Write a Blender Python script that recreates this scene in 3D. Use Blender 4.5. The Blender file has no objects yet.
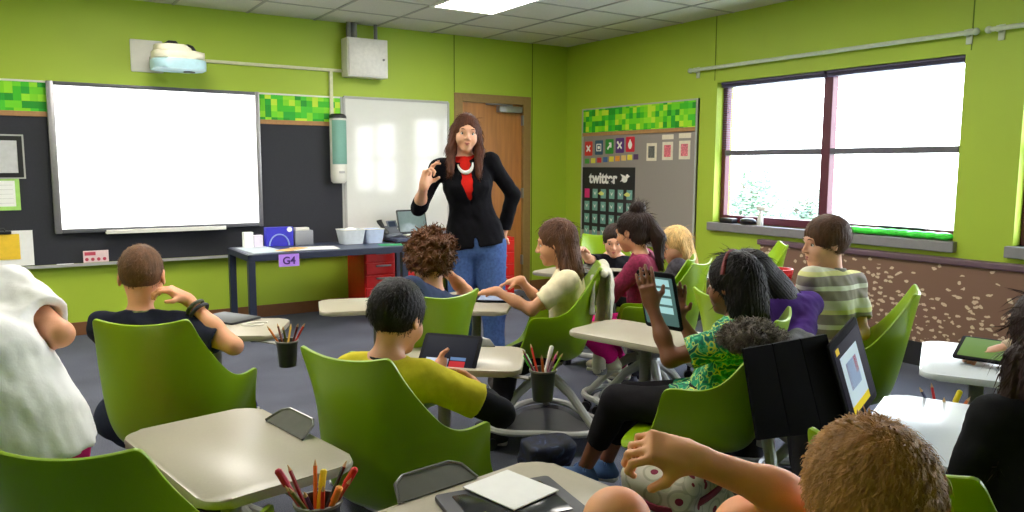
import bpy, bmesh, math, random
import numpy as np
from mathutils import Vector, Matrix

C = bpy.context.scene.collection
SC = bpy.context.scene
PI = math.pi

# ---------------------------------------------------------------- camera
CAM_F, PITCH, YAW, ROLL, EYE = 771.25, .11556, .576, .0039, 1.40
O = np.array([0, 0, EYE])
FW = np.array([math.sin(YAW)*math.cos(PITCH), math.cos(YAW)*math.cos(PITCH), -math.sin(PITCH)])
_r = np.array([math.cos(YAW), -math.sin(YAW), 0.0]); _u = np.cross(_r, FW)
RT = _r*math.cos(ROLL) + _u*math.sin(ROLL); UP = -_r*math.sin(ROLL) + _u*math.cos(ROLL)
cd = bpy.data.cameras.new('camera'); cam = bpy.data.objects.new('camera', cd); C.objects.link(cam)
cd.sensor_width = 36; cd.lens = CAM_F/1024*36; cd.clip_start = .05
M = Matrix.Identity(4)
for i in range(3):
    M[i][0] = RT[i]; M[i][1] = UP[i]; M[i][2] = -FW[i]; M[i][3] = O[i]
cam.matrix_world = M; SC.camera = cam

def ray(x, y): return FW + RT*(x-512)/CAM_F - UP*(y-256)/CAM_F
def on(x, y, ax, val):
    d = ray(x, y); return O + d*(val-O[ax])/d[ax]
def dep(x, y, t): return O + ray(x, y)*t
def az_of(x): return math.degrees(YAW) + math.degrees(math.atan((x-512)/CAM_F))

# ---------------------------------------------------------------- world, exposure
SC.view_settings.view_transform = 'Standard'
SC.view_settings.look = 'None'
SC.view_settings.gamma = 1
SC.view_settings.use_curve_mapping = False
SC.view_settings.exposure = 0.68
SC.cycles.use_denoising = True
SC.cycles.max_bounces = 7
SC.cycles.diffuse_bounces = 4
SC.cycles.glossy_bounces = 3
SC.cycles.transmission_bounces = 6
SC.cycles.transparent_max_bounces = 8
SC.cycles.sample_clamp_indirect = 6
SC.cycles.caustics_reflective = False
SC.cycles.caustics_refractive = False
W = bpy.data.worlds.new('World'); SC.world = W; W.use_nodes = True
wn = W.node_tree.nodes; wl = W.node_tree.links
bg = wn['Background']
tc = wn.new('ShaderNodeTexCoord'); sx = wn.new('ShaderNodeSeparateXYZ'); rp = wn.new('ShaderNodeValToRGB')
wl.new(tc.outputs['Generated'], sx.inputs[0]); wl.new(sx.outputs['Z'], rp.inputs[0]); wl.new(rp.outputs[0], bg.inputs[0])
rp.color_ramp.elements[0].position = 0.0; rp.color_ramp.elements[0].color = (.93, .96, 1, 1)
rp.color_ramp.elements[1].position = .8; rp.color_ramp.elements[1].color = (.62, .78, 1, 1)
SKY = 9.0
bg.inputs[1].default_value = SKY
LAMP = 13.0
LITROWS = -3.0

# ---------------------------------------------------------------- materials
def lin(c):
    return tuple(((v/255)/12.92 if v/255 <= .04045 else ((v/255+.055)/1.055)**2.4) for v in c)
_mats = {}
def mat(name, rgb, rough=.6, var=.06, scale=30, bump=0.0, bscale=None, metal=0, sss=0, spec=.5, coat=0, sheen=0, stretch=None):
    """plain procedural material: base colour varied by noise, optional bump"""
    if name in _mats: return _mats[name]
    m = bpy.data.materials.new(name); m.use_nodes = True
    n = m.node_tree.nodes; l = m.node_tree.links; b = n['Principled BSDF']
    c = lin(rgb)
    t = n.new('ShaderNodeTexCoord'); mp = n.new('ShaderNodeMapping'); l.new(t.outputs['Object'], mp.inputs[0])
    if stretch: mp.inputs['Scale'].default_value = stretch
    nz = n.new('ShaderNodeTexNoise'); nz.inputs['Scale'].default_value = scale; nz.inputs['Detail'].default_value = 3
    l.new(mp.outputs[0], nz.inputs['Vector'])
    cr = n.new('ShaderNodeValToRGB')
    cr.color_ramp.elements[0].position = .3; cr.color_ramp.elements[1].position = .7
    cr.color_ramp.elements[0].color = tuple(max(0, x*(1-var)) for x in c)+(1,)
    cr.color_ramp.elements[1].color = tuple(min(1, x*(1+var)) for x in c)+(1,)
    l.new(nz.outputs['Fac'], cr.inputs[0]); l.new(cr.outputs[0], b.inputs['Base Color'])
    b.inputs['Roughness'].default_value = rough; b.inputs['Metallic'].default_value = metal
    b.inputs['Specular IOR Level'].default_value = spec
    if coat: b.inputs['Coat Weight'].default_value = coat; b.inputs['Coat Roughness'].default_value = .08
    if sheen: b.inputs['Sheen Weight'].default_value = sheen
    if sss:
        b.inputs['Subsurface Weight'].default_value = sss; b.inputs['Subsurface Radius'].default_value = (.9, .35, .2)
        b.inputs['Subsurface Scale'].default_value = .012
    if bump:
        n2 = n.new('ShaderNodeTexNoise'); n2.inputs['Scale'].default_value = bscale or scale*3; n2.inputs['Detail'].default_value = 4
        l.new(mp.outputs[0], n2.inputs['Vector'])
        bp = n.new('ShaderNodeBump'); bp.inputs['Strength'].default_value = bump; bp.inputs['Distance'].default_value = .01
        l.new(n2.outputs['Fac'], bp.inputs['Height']); l.new(bp.outputs[0], b.inputs['Normal'])
    _mats[name] = m; return m

def emit(name, rgb, s):
    if name in _mats: return _mats[name]
    m = bpy.data.materials.new(name); m.use_nodes = True
    n = m.node_tree.nodes; l = m.node_tree.links; b = n['Principled BSDF']
    b.inputs['Base Color'].default_value = lin(rgb)+(1,); b.inputs['Emission Color'].default_value = lin(rgb)+(1,)
    b.inputs['Emission Strength'].default_value = s; b.inputs['Roughness'].default_value = .6; b.inputs['Specular IOR Level'].default_value = .08
    _mats[name] = m; return m

def ramp_mat(name, build, rough=.6):
    """material whose base colour comes from build(nodes, links, object coordinate socket)"""
    m = bpy.data.materials.new(name); m.use_nodes = True
    n = m.node_tree.nodes; l = m.node_tree.links; b = n['Principled BSDF']
    t = n.new('ShaderNodeTexCoord')
    out = build(n, l, t.outputs['Object'])
    l.new(out, b.inputs['Base Color']); b.inputs['Roughness'].default_value = rough
    _mats[name] = m; return m
def const_ramp(n, cols, interp='CONSTANT', pos=None):
    cr = n.new('ShaderNodeValToRGB'); cr.color_ramp.interpolation = interp
    e = cr.color_ramp.elements
    while len(e) < len(cols): e.new(.5)
    for i, c in enumerate(cols):
        e[i].position = pos[i] if pos else i/len(cols); 
    for i, c in enumerate(cols): e[i].color = lin(c)+(1,)
    return cr

GREEN = mat('green_wall_paint', (166, 190, 52), .55, .035, 1.6, .06, 160)
CEIL = mat('ceiling_tile', (214, 210, 200), .95, .05, 60, .4, 260)
WHITE = mat('white_plastic', (226, 224, 216), .4, .02)
GREY = mat('grey_metal', (128, 126, 122), .4, .04)
LGREY = mat('light_grey_metal', (172, 172, 168), .35, .03)
DARK = mat('dark_plastic', (24, 24, 28), .4, .05)
BLACKB = mat('black_tackboard', (38, 39, 47), .75, .08, 90, .1)
WOOD = mat('door_wood', (176, 116, 58), .4, .16, 3, stretch=(9, 9, .7))
BROWN = mat('brown_vinyl_base', (120, 76, 44), .6, .06)
MAROON = mat('maroon_window_frame', (92, 30, 50), .45, .05)
SILL = mat('grey_window_sill', (132, 128, 132), .5, .04)
NAVY = mat('navy_metal', (36, 42, 62), .4, .05)
RED = mat('red_drawer_paint', (214, 24, 20), .35, .05)
ALU = mat('brushed_aluminium', (150, 148, 150), .35, .05, metal=.6)
TAN = mat('tan_tack_strip', (172, 128, 84), .7, .1)
PAPER = mat('white_paper', (238, 238, 236), .8, .02)
GREENPL = mat('green_chair_plastic', (136, 172, 4), .33, .03, 4, .05, 300)
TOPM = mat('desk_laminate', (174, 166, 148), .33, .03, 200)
TOPDAY = mat('daylit_desk_laminate', (226, 232, 240), .28, .02, 200)  # desk laminate again, with bluish window light put into its colour

# carpet
def _carpet(n, l, co):
    a = n.new('ShaderNodeTexNoise'); a.inputs['Scale'].default_value = 220; a.inputs['Detail'].default_value = 2; l.new(co, a.inputs['Vector'])
    b = n.new('ShaderNodeTexNoise'); b.inputs['Scale'].default_value = 2.2; b.inputs['Detail'].default_value = 4; l.new(co, b.inputs['Vector'])
    mx = n.new('ShaderNodeMix'); mx.data_type = 'FLOAT'; mx.inputs[0].default_value = .3
    l.new(a.outputs['Fac'], mx.inputs[2]); l.new(b.outputs['Fac'], mx.inputs[3])
    cr = const_ramp(n, [(54, 55, 66), (78, 80, 94), (106, 108, 124)], 'LINEAR', [.33, .5, .68]); l.new(mx.outputs[0], cr.inputs[0])
    return cr.outputs[0]
CARPET = ramp_mat('slate_carpet', _carpet, .95)

# brown panel sprinkled with pale flecks
def _fleck(n, l, co):
    wp = n.new('ShaderNodeTexNoise'); wp.inputs['Scale'].default_value = 30; l.new(co, wp.inputs['Vector'])
    av = n.new('ShaderNodeMix'); av.data_type = 'VECTOR'; av.inputs[0].default_value = .035; l.new(co, av.inputs[4]); l.new(wp.outputs['Color'], av.inputs[5])
    s = n.new('ShaderNodeMapping'); s.inputs['Scale'].default_value = (1, 1, 1.7); s.inputs['Rotation'].default_value = (.5, 0, 0); l.new(av.outputs[1], s.inputs[0])
    v = n.new('ShaderNodeTexVoronoi'); v.inputs['Scale'].default_value = 21; l.new(s.outputs[0], v.inputs['Vector'])
    th = n.new('ShaderNodeMath'); th.operation = 'LESS_THAN'; th.inputs[1].default_value = .36; l.new(v.outputs['Distance'], th.inputs[0])
    sep = n.new('ShaderNodeSeparateXYZ'); l.new(co, sep.inputs[0])
    sc_ = n.new('ShaderNodeSeparateXYZ'); l.new(v.outputs['Color'], sc_.inputs[0])
    nz = n.new('ShaderNodeTexNoise'); nz.inputs['Scale'].default_value = 2.2; l.new(co, nz.inputs['Vector'])
    mr = n.new('ShaderNodeMapRange'); l.new(sep.outputs['Z'], mr.inputs[0])
    mr.inputs[1].default_value = .2; mr.inputs[2].default_value = .72; mr.inputs[3].default_value = 1.25; mr.inputs[4].default_value = .25
    ml = n.new('ShaderNodeMath'); ml.operation = 'MULTIPLY'; l.new(mr.outputs[0], ml.inputs[0]); l.new(nz.outputs['Fac'], ml.inputs[1])
    lt = n.new('ShaderNodeMath'); lt.operation = 'LESS_THAN'; l.new(sc_.outputs['X'], lt.inputs[0]); l.new(ml.outputs[0], lt.inputs[1])
    an = n.new('ShaderNodeMath'); an.operation = 'MULTIPLY'; l.new(th.outputs[0], an.inputs[0]); l.new(lt.outputs[0], an.inputs[1])
    mx = n.new('ShaderNodeMix'); mx.data_type = 'RGBA'; l.new(an.outputs[0], mx.inputs[0])
    mx.inputs[6].default_value = lin((128, 94, 78))+(1,); mx.inputs[7].default_value = lin((214, 190, 164))+(1,)
    return mx.outputs[2]
FLECK = ramp_mat('brown_flecked_panel', _fleck, .6)

# ---------------------------------------------------------------- mesh helpers
def link(name, me, m=None, parent=None, loc=None, smooth=False):
    o = bpy.data.objects.new(name, me); C.objects.link(o)
    if m: me.materials.append(m)
    if parent: o.parent = parent
    if loc is not None: o.location = loc
    if smooth:
        me.polygons.foreach_set('use_smooth', [True]*len(me.polygons))
    return o
def thing(name, label, cat, loc=(0, 0, 0), az=0, group=None):
    o = bpy.data.objects.new(name, None); C.objects.link(o); o.empty_display_size = .05
    o.location = loc; o.rotation_euler = (0, 0, -math.radians(az)); tag(o, label, cat, group); return o
def tag(o, label, cat, group=None, kind=None):
    o['label'] = label; o['category'] = cat
    if group: o['group'] = group
    if kind: o['kind'] = kind
    return o
def struct(o, label=None):
    o['kind'] = 'structure'
    if label: o['label'] = label
    return o

class MB:
    def __init__(s): s.b = bmesh.new()
    def box(s, a, b, bevel=0, mtx=None):
        a = Vector(a); b = Vector(b); c = (a+b)/2; d = b-a
        r = bmesh.ops.create_cube(s.b, size=1, matrix=Matrix.Translation(c) @ Matrix.Diagonal((abs(d.x), abs(d.y), abs(d.z), 1)))
        vs = r['verts']
        if bevel:
            es = list({e for v in vs for e in v.link_edges})
            q = bmesh.ops.bevel(s.b, geom=es, offset=bevel, segments=2, affect='EDGES', profile=.5)
            vs = list(set(q['verts']) | {v for v in vs if v.is_valid})
        if mtx: bmesh.ops.transform(s.b, matrix=mtx, verts=vs)
        return s
    def slab(s, pts, z0, z1, bevel=.004, mtx=None):
        """extruded polygon (list of xy) with rounded rim"""
        bot = [s.b.verts.new((x, y, z0)) for x, y in pts]; top = [s.b.verts.new((x, y, z1)) for x, y in pts]
        n = len(pts)
        fb = s.b.faces.new(bot[::-1]); ft = s.b.faces.new(top)
        for i in range(n): s.b.faces.new((bot[i], bot[(i+1) % n], top[(i+1) % n], top[i]))
        vs = bot+top
        if bevel:
            es = list(fb.edges)+list(ft.edges)
            q = bmesh.ops.bevel(s.b, geom=es, offset=bevel, segments=2, affect='EDGES', profile=.5)
            vs = list({v for v in q['verts']} | {v for v in vs if v.is_valid})
        if mtx: bmesh.ops.transform(s.b, matrix=mtx, verts=vs)
        return s
    def tube(s, pts, r, seg=10, closed=False, caps=True, flat=1.0):
        P = [Vector(p) for p in pts]; n = len(P)
        rr = r if isinstance(r, (list, tuple)) else [r]*n
        rings = []; prev = None
        for i in range(n):
            if closed: t = P[(i+1) % n]-P[i-1]
            else: t = P[min(i+1, n-1)]-P[max(i-1, 0)]
            t.normalize()
            if prev is None:
                a = Vector((0, 0, 1)) if abs(t.z) < .9 else Vector((1, 0, 0))
                x = t.cross(a).normalized()
            else: x = (prev - t*prev.dot(t)).normalized()
            prev = x; y = t.cross(x)
            rings.append([s.b.verts.new(P[i] + x*rr[i]*math.cos(2*PI*k/seg) + y*rr[i]*flat*math.sin(2*PI*k/seg)) for k in range(seg)])
        m = n if closed else n-1
        for i in range(m):
            A = rings[i]; B = rings[(i+1) % n]
            for k in range(seg): s.b.faces.new((A[k], A[(k+1) % seg], B[(k+1) % seg], B[k]))
        if caps and not closed:
            s.b.faces.new(rings[0][::-1]); s.b.faces.new(rings[-1])
        return s
    def cyl(s, c, r, h, seg=24, r2=None, axis='z'):
        c = Vector(c); d = {'x': Vector((1, 0, 0)), 'y': Vector((0, 1, 0)), 'z': Vector((0, 0, 1))}[axis]
        return s.tube([c, c+d*h], [r, r if r2 is None else r2], seg)
    def lathe(s, prof, seg=24, c=(0, 0, 0), a0=0, a1=2*PI):
        rings = []
        full = abs(a1-a0-2*PI) < 1e-6; ns = seg if full else seg+1
        for r, z in prof:
            rings.append([s.b.verts.new((c[0]+r*math.cos(a0+(a1-a0)*k/seg), c[1]+r*math.sin(a0+(a1-a0)*k/seg), c[2]+z)) for k in range(ns)])
        for A, B in zip(rings, rings[1:]):
            for k in range(seg): s.b.faces.new((A[k], A[(k+1) % ns], B[(k+1) % ns], B[k]))
        return s
    def ball(s, c, r, seg=16):
        rr = r if isinstance(r, (tuple, list)) else (r, r, r)
        bmesh.ops.create_uvsphere(s.b, u_segments=seg, v_segments=seg//2+2, radius=1, matrix=Matrix.Translation(c) @ Matrix.Diagonal((*rr, 1)))
        return s
    def grid(s, rows):
        v = [[s.b.verts.new(p) for p in row] for row in rows]
        for a, b in zip(v, v[1:]):
            for k in range(len(a)-1): s.b.faces.new((a[k], a[k+1], b[k+1], b[k]))
        return s
    def done(s, name, m=None, parent=None, smooth=True, loc=None, mtx=None, ang=35):
        if mtx: bmesh.ops.transform(s.b, matrix=mtx, verts=s.b.verts)
        bmesh.ops.remove_doubles(s.b, verts=s.b.verts, dist=1e-6)
        bmesh.ops.recalc_face_normals(s.b, faces=s.b.faces)
        me = bpy.data.meshes.new(name); s.b.to_mesh(me); s.b.free()
        if smooth:
            me.polygons.foreach_set('use_smooth', [True]*len(me.polygons))
            me.set_sharp_from_angle(angle=math.radians(ang))
        return link(name, me, m, parent, loc)

def bake(o, mods):
    """apply modifiers [(type, {props})] into the mesh"""
    for i, (t, pr) in enumerate(mods):
        md = o.modifiers.new('m%d' % i, t)
        for k, v in pr.items(): setattr(md, k, v)
    dg = bpy.context.evaluated_depsgraph_get()
    me = bpy.data.meshes.new_from_object(o.evaluated_get(dg))
    o.modifiers.clear(); o.data = me
    return o
def rrect(w, d, r, seg=5, cx=0, cy=0):
    pts = []
    for sx_, sy_, a in ((1, 1, 0), (-1, 1, 90), (-1, -1, 180), (1, -1, 270)):
        for k in range(seg+1):
            t = math.radians(a+90*k/seg)
            pts.append((cx+sx_*(w/2-r)+r*math.cos(t), cy+sy_*(d/2-r)+r*math.sin(t)))
    return pts
def copy_tree(o, parent=None):
    c = o.copy(); C.objects.link(c); c.parent = parent
    for ch in list(o.children): copy_tree(ch, c)
    return c
def basis(x, y, z, o): 
    m = Matrix.Identity(4)
    for i in range(3): m[i][0] = x[i]; m[i][1] = y[i]; m[i][2] = z[i]; m[i][3] = o[i]
    return m
def text_obj(name, body, size, m, parent, mtx, ext=.0015, bold=0):
    cu = bpy.data.curves.new(name, 'FONT'); cu.body = body; cu.size = size; cu.extrude = ext; cu.align_x = 'CENTER'; cu.align_y = 'CENTER'
    cu.offset = bold
    t = bpy.data.objects.new(name, cu); C.objects.link(t)
    bpy.context.view_layer.update()
    me = bpy.data.meshes.new_from_object(t.evaluated_get(bpy.context.evaluated_depsgraph_get()))
    bpy.data.objects.remove(t); me.transform(mtx); me.materials.clear()
    return link(name, me, m, parent)

# ================================================================ THE ROOM
FY, RX, CZ = 7.2, 5.42, 2.75         # front wall, right wall, ceiling
LX, BY = -3.2, -2.6                  # left and back walls (behind the camera)
struct(MB().box((LX-.1, BY-.1, -.06), (RX+.3, FY+.3, 0)).done('floor', CARPET, smooth=False))
struct(MB().box((LX-.1, BY-.1, CZ), (RX+.3, FY+.3, CZ+.08)).done('ceiling', CEIL, smooth=False))
# front wall with the door opening
DX0, DX1, DZ = 4.00, 4.86, 2.12
w = MB(); w.box((LX-.2, FY, 0), (DX0, FY+.15, CZ)); w.box((DX1, FY, 0), (RX+.3, FY+.15, CZ)); w.box((DX0, FY, DZ), (DX1, FY+.15, CZ))
struct(w.done('wall_front', GREEN, smooth=False))
struct(MB().box((LX-.15, BY, 0), (LX, FY, CZ)).done('wall_left', GREEN, smooth=False))
struct(MB().box((LX-.15, BY-.15, 0), (RX+.3, BY, CZ)).done('wall_back', GREEN, smooth=False))
# right wall with two window openings
WIN = [(2.78, 4.95), (.20, 2.40), (-2.35, -.2)]; WZ0, WZ1 = .90, 2.16
w = MB()
ys = [BY, WIN[2][0], WIN[2][1], WIN[1][0], WIN[1][1], WIN[0][0], WIN[0][1], FY+.15]
for i in range(0, 8, 2): w.box((RX, ys[i], 0), (RX+.22, ys[i+1], CZ))
for a, b in WIN: w.box((RX, a, 0), (RX+.22, b, WZ0)); w.box((RX, a, WZ1), (RX+.22, b, CZ))
struct(w.done('wall_right', GREEN, smooth=False))
# wall seams
for i, (a, b) in enumerate([((3.945, FY-.003, 2.17), (3.955, FY, CZ)), ((4.93, FY-.003, 0), (4.94, FY, CZ))]):
    struct(MB().box(a, b).done('trim_%d' % (i+1), mat('seam_shadow_gap', (96, 122, 22), .8), smooth=False))
for i, (y, z0) in enumerate([(4.98, 2.18), (2.745, 2.18)]):
    struct(MB().box((RX-.003, y-.004, z0), (RX, y+.004, CZ)).done('trim_%d' % (i+3), _mats['seam_shadow_gap'], smooth=False))
# baseboards
w = MB(); w.box((LX, FY-.012, 0), (DX0-.06, FY, .11), .003); w.box((DX1+.06, FY-.012, 0), (RX, FY, .11), .003)
struct(w.done('baseboard_front', BROWN, smooth=False))
struct(MB().box((RX-.012, 4.9, 0), (RX, FY-.012, .11), .003).done('baseboard_right', BROWN, smooth=False))

# ceiling grid (T bars) and light panels
TB = mat('ceiling_grid_bar', (168, 164, 156), .6)
w = MB()
gx, gy = 3.08, 5.40
x = gx - .61*12
while x < RX:
    if x > LX: w.box((x-.012, BY, CZ-.006), (x+.012, FY, CZ+.01))
    x += .61
y = gy - .61*14
while y < FY:
    if y > BY: w.box((LX, y-.012, CZ-.005), (RX, y+.012, CZ+.01))
    y += .61
struct(w.done('ceiling_grid', TB, smooth=False))
LIT = emit('lit_diffuser', (255, 250, 240), LAMP)
def ceiling_light(cx, cy, lab):
    t = thing('ceiling_light', lab, 'ceiling light', (cx, cy, CZ), 0, 'recessed ceiling lights')
    w = MB(); a, b = .305, .61
    for s in (-1, 1):
        w.box((s*a-.02, -b, -.014), (s*a+.02, b, -.002)); w.box((-a+.02, s*b-.02, -.014), (a-.02, s*b+.02, -.002))
    w.done('frame', WHITE, t, False)
    MB().box((-a+.02, -b+.02, -.011), (a-.02, b-.02, -.004)).done('diffuser', LIT, t, False)
    return t
cl0 = ceiling_light(3.385, 5.40, 'glowing white ceiling light panel in the tile grid, the one in view')
OFF = mat('unlit_diffuser', (222, 222, 216), .5, .02)
for dx in (0, -2.44, -4.88):
    for dy in (0, -2.44, -4.88, -7.0):
        if dx == 0 and dy == 0: continue
        c = copy_tree(cl0); c.location = (3.385+dx, 5.40+dy, CZ)
        if dy < LITROWS:
            for ch in c.children:
                if ch.name.startswith('diffuser'): ch.data = ch.data.copy(); ch.data.materials[0] = OFF
        c['label'] = '%s ceiling light beyond the photo, %s from the window wall, %s from the front' % ('unlit' if dy < LITROWS else 'glowing', {0: 'first', -2.44: 'second', -4.88: 'third'}[dx], {0: 'first', -2.44: 'second', -4.88: 'third', -7.0: 'fourth'}[dy])

# ================================================================ FRONT WALL
def FP(x, y): p = on(x, y, 1, FY); return p[0], p[2]
def RP(x, y): p = on(x, y, 0, RX); return p[1], p[2]
# green pixel pattern made of coloured squares
def pixel(axis):
    def f(n, l, co):
        sn = n.new('ShaderNodeVectorMath'); sn.operation = 'SNAP'; sn.inputs[1].default_value = (.055, .055, .055); 
        ad = n.new('ShaderNodeVectorMath'); ad.operation = 'ADD'; ad.inputs[1].default_value = (.0271, .0271, .0271); l.new(co, ad.inputs[0])
        l.new(ad.outputs[0], sn.inputs[0])
        ms = n.new('ShaderNodeVectorMath'); ms.operation = 'MULTIPLY'; ms.inputs[1].default_value = (0, 1, 1) if axis == 'y' else (1, 0, 1); l.new(sn.outputs[0], ms.inputs[0])
        wnz = n.new('ShaderNodeTexWhiteNoise'); wnz.noise_dimensions = '3D'; l.new(ms.outputs[0], wnz.inputs['Vector'])
        cr = const_ramp(n, [(20, 150, 30), (60, 190, 20), (110, 214, 20), (150, 226, 30), (70, 200, 40), (196, 230, 50), (30, 168, 40), (128, 216, 16)])
        l.new(wnz.outputs['Value'], cr.inputs[0]); return cr.outputs[0]
    return f
PIXX = ramp_mat('green_pixel_border_a', pixel('x'), .6); PIXY = ramp_mat('green_pixel_border_b', pixel('y'), .6)

# long black tackboard with a chalk tray, a tan strip and the pixel border
t = thing('tackboard', 'long black tackboard across the wall behind the projected screen', 'board', (-.9, FY, .6))
def P(m, name, mm, par, **k): return m.done(name, mm, par, mtx=Matrix.Translation(-par.location), **k)
P(MB().box((-1.6, FY-.018, .60), (2.70, FY-.001, 1.78)), 'panel', BLACKB, t, smooth=False)
P(MB().box((-1.6, FY-.03, 1.775), (2.70, FY-.001, 1.815), .003), 'tack_strip', TAN, t, smooth=False)
P(MB().box((-1.6, FY-.012, 1.815), (2.70, FY-.001, 2.04)), 'pixel_border', PIXX, t, smooth=False)
P(MB().box((-1.6, FY-.022, 2.04), (2.70, FY-.001, 2.055), .002), 'top_rail', WHITE, t, smooth=False)
w = MB(); w.box((-1.6, FY-.075, .580), (2.70, FY-.001, .592), .002); w.box((-1.6, FY-.077, .580), (2.70, FY-.070, .604), .002)
P(w, 'chalk_tray', LGREY, t, smooth=False)
P(MB().box((2.70, FY-.022, .58), (2.722, FY-.001, 2.055), .002), 'side_rail', LGREY, t, smooth=False)

# interactive whiteboard, glowing white with the projected picture
x0, x1, z0, z1 = .283, 1.925, .850, 2.055
t = thing('interactive_whiteboard', 'large bright projected screen in a grey frame on the black tackboard', 'whiteboard', ((x0+x1)/2, FY-.03, z0))
P(MB().box((x0+.01, FY-.055, z0+.01), (x1-.01, FY-.02, z1-.01), .004), 'backing', LGREY, t, smooth=False)
P(MB().box((x0+.05, FY-.060, z0+.035), (x1-.038, FY-.0545, z1-.032)), 'screen', emit('projected_white_picture', (255, 255, 255), 1.15), t, smooth=False)
for p0, p1 in (((x0, FY-.072, z0), (x0+.05, FY-.02, z1)), ((x1-.038, FY-.072, z0), (x1, FY-.02, z1))): P(MB().box(p0, p1, .006), 'side_frame', ALU, t)
for p0, p1 in (((x0+.05, FY-.070, z1-.032), (x1-.038, FY-.02, z1-.002)), ((x0+.05, FY-.070, z0+.002), (x1-.038, FY-.02, z0+.035))): P(MB().box(p0, p1, .004), 'rail', mat('dark_grey_frame', (92, 92, 98), .4), t)
w = MB(); w.box((.64, FY-.14, z0-.012), (1.58, FY-.06, z0+.004), .005); w.box((.64, FY-.145, z0-.012), (1.58, FY-.135, z0+.022), .003)
P(w, 'pen_tray', WHITE, t)

# short-throw projector on its wall plate
t = thing('projector', 'white short-throw projector on a wall plate above the bright screen', 'projector', (1.22, FY, 2.15))
P(MB().box((.90, FY-.02, 2.17), (1.15, FY-.001, 2.435), .01), 'wall_plate', WHITE, t)
P(MB().box((1.04, FY-.30, 2.20), (1.12, FY-.01, 2.30), .01), 'arm', LGREY, t)
def Pg(sx, z): return [(sx*a, z) for a in ()]
w = MB(); hull = rrect(.40, .34, .09, 6, 1.21, FY-.34)
w.slab(hull, 2.165, 2.245, .02)
P(w, 'lower_housing', mat('pale_blue_plastic', (178, 214, 226), .3), t)
w = MB(); w.slab(rrect(.385, .33, .09, 6, 1.21, FY-.34), 2.245, 2.31, .025); w.slab(rrect(.27, .26, .07, 6, 1.17, FY-.34), 2.30, 2.36, .02)
P(w, 'upper_housing', mat('cream_plastic', (238, 230, 208), .35), t)
P(MB().tube([(1.10, FY-.42, 2.352), (1.13, FY-.44, 2.375), (1.18, FY-.44, 2.375), (1.21, FY-.42, 2.345)], .012, 8), 'cable_loop', DARK, t)
P(MB().tube([(1.24, FY-.42, 2.345), (1.27, FY-.45, 2.355), (1.30, FY-.45, 2.345), (1.33, FY-.42, 2.312)], .012, 8), 'cable_loop', DARK, t)
P(MB().cyl((1.30, FY-.30, 2.158), .045, .012), 'lens', DARK, t)
# conduit from the projector to the cabinet, and down to the wall speaker
o = MB().box((1.42, FY-.03, 2.285), (2.74, FY-.001, 2.312), .003).done('wall_conduit', mat('cream_conduit', (214, 212, 176), .5), smooth=False)
tag(o, 'long pale horizontal cable conduit from the projector to the grey wall cabinet', 'conduit')
o = MB().box((2.595, FY-.03, 1.84), (2.628, FY-.001, 2.285), .003).done('wall_conduit', _mats['cream_conduit'], smooth=False)
tag(o, 'short vertical cable conduit dropping to the teal wall speaker', 'conduit')
# cabinet with pipes
x0, x1 = 2.725, 3.135; z0, z1 = 2.24, 2.60
t = thing('wall_cabinet', 'square pale grey metal cabinet high on the wall under two ceiling pipes', 'cabinet', ((x0+x1)/2, FY, z0))
P(MB().box((x0, FY-.16, z0), (x1, FY-.001, z1), .006), 'body', mat('pale_enamel', (228, 224, 218), .35), t)
d = P(MB().box((x0+.012, FY-.172, z0+.012), (x1-.012, FY-.158, z1-.012), .004), 'door', _mats['pale_enamel'], t)
d['label'] = 'flat square cabinet door'
P(MB().cyl((x1-.05, FY-.182, z0+.17), .011, .014, axis='y'), 'lock', GREY, t)
for i, (px, r) in enumerate(((2.775, .022), (2.83, .03), (3.05, .018))):
    o = MB().cyl((px, FY-.07, z1), r, CZ-z1).done('pipe', GREY)
    tag(o, ['thin grey pipe, the one nearest the projector, above the wall cabinet', 'thick dark grey pipe between two thinner ones above the wall cabinet', 'slim grey pipe rising by itself above the wall cabinet lock side'][i], 'pipe')

# wall speaker: rounded column with teal grille, black cap
t = thing('wall_speaker', 'tall rounded white wall speaker with teal grille beside the whiteboard', 'speaker', (2.645, FY-.06, 1.22))
w = MB(); w.lathe([(.001, 0), (.055, 0), (.072, .02), (.078, .06), (.078, .60), (.074, .612), (.001, .612)], 28, (2.645, FY-.085, 1.235)); w.box((2.59, FY-.07, 1.25), (2.70, FY-.001, 1.83), .004)
P(w, 'body', WHITE, t)
w = MB(); w.lathe([(.0795, .18), (.0805, .19), (.0805, .585), (.0795, .592)], 28, (2.645, FY-.085, 1.235), PI+.45, 2*PI-.55)
P(w, 'grille', mat('teal_mesh_grille', (122, 170, 156), .6, .15, 300, .3), t)
P(MB().lathe([(.001, .655), (.06, .652), (.080, .635), (.084, .612), (.001, .611)], 28, (2.645, FY-.085, 1.235)), 'cap', DARK, t)
P(MB().box((2.62, FY-.169, 1.33), (2.675, FY-.160, 1.352), .002), 'badge', LGREY, t)

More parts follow.
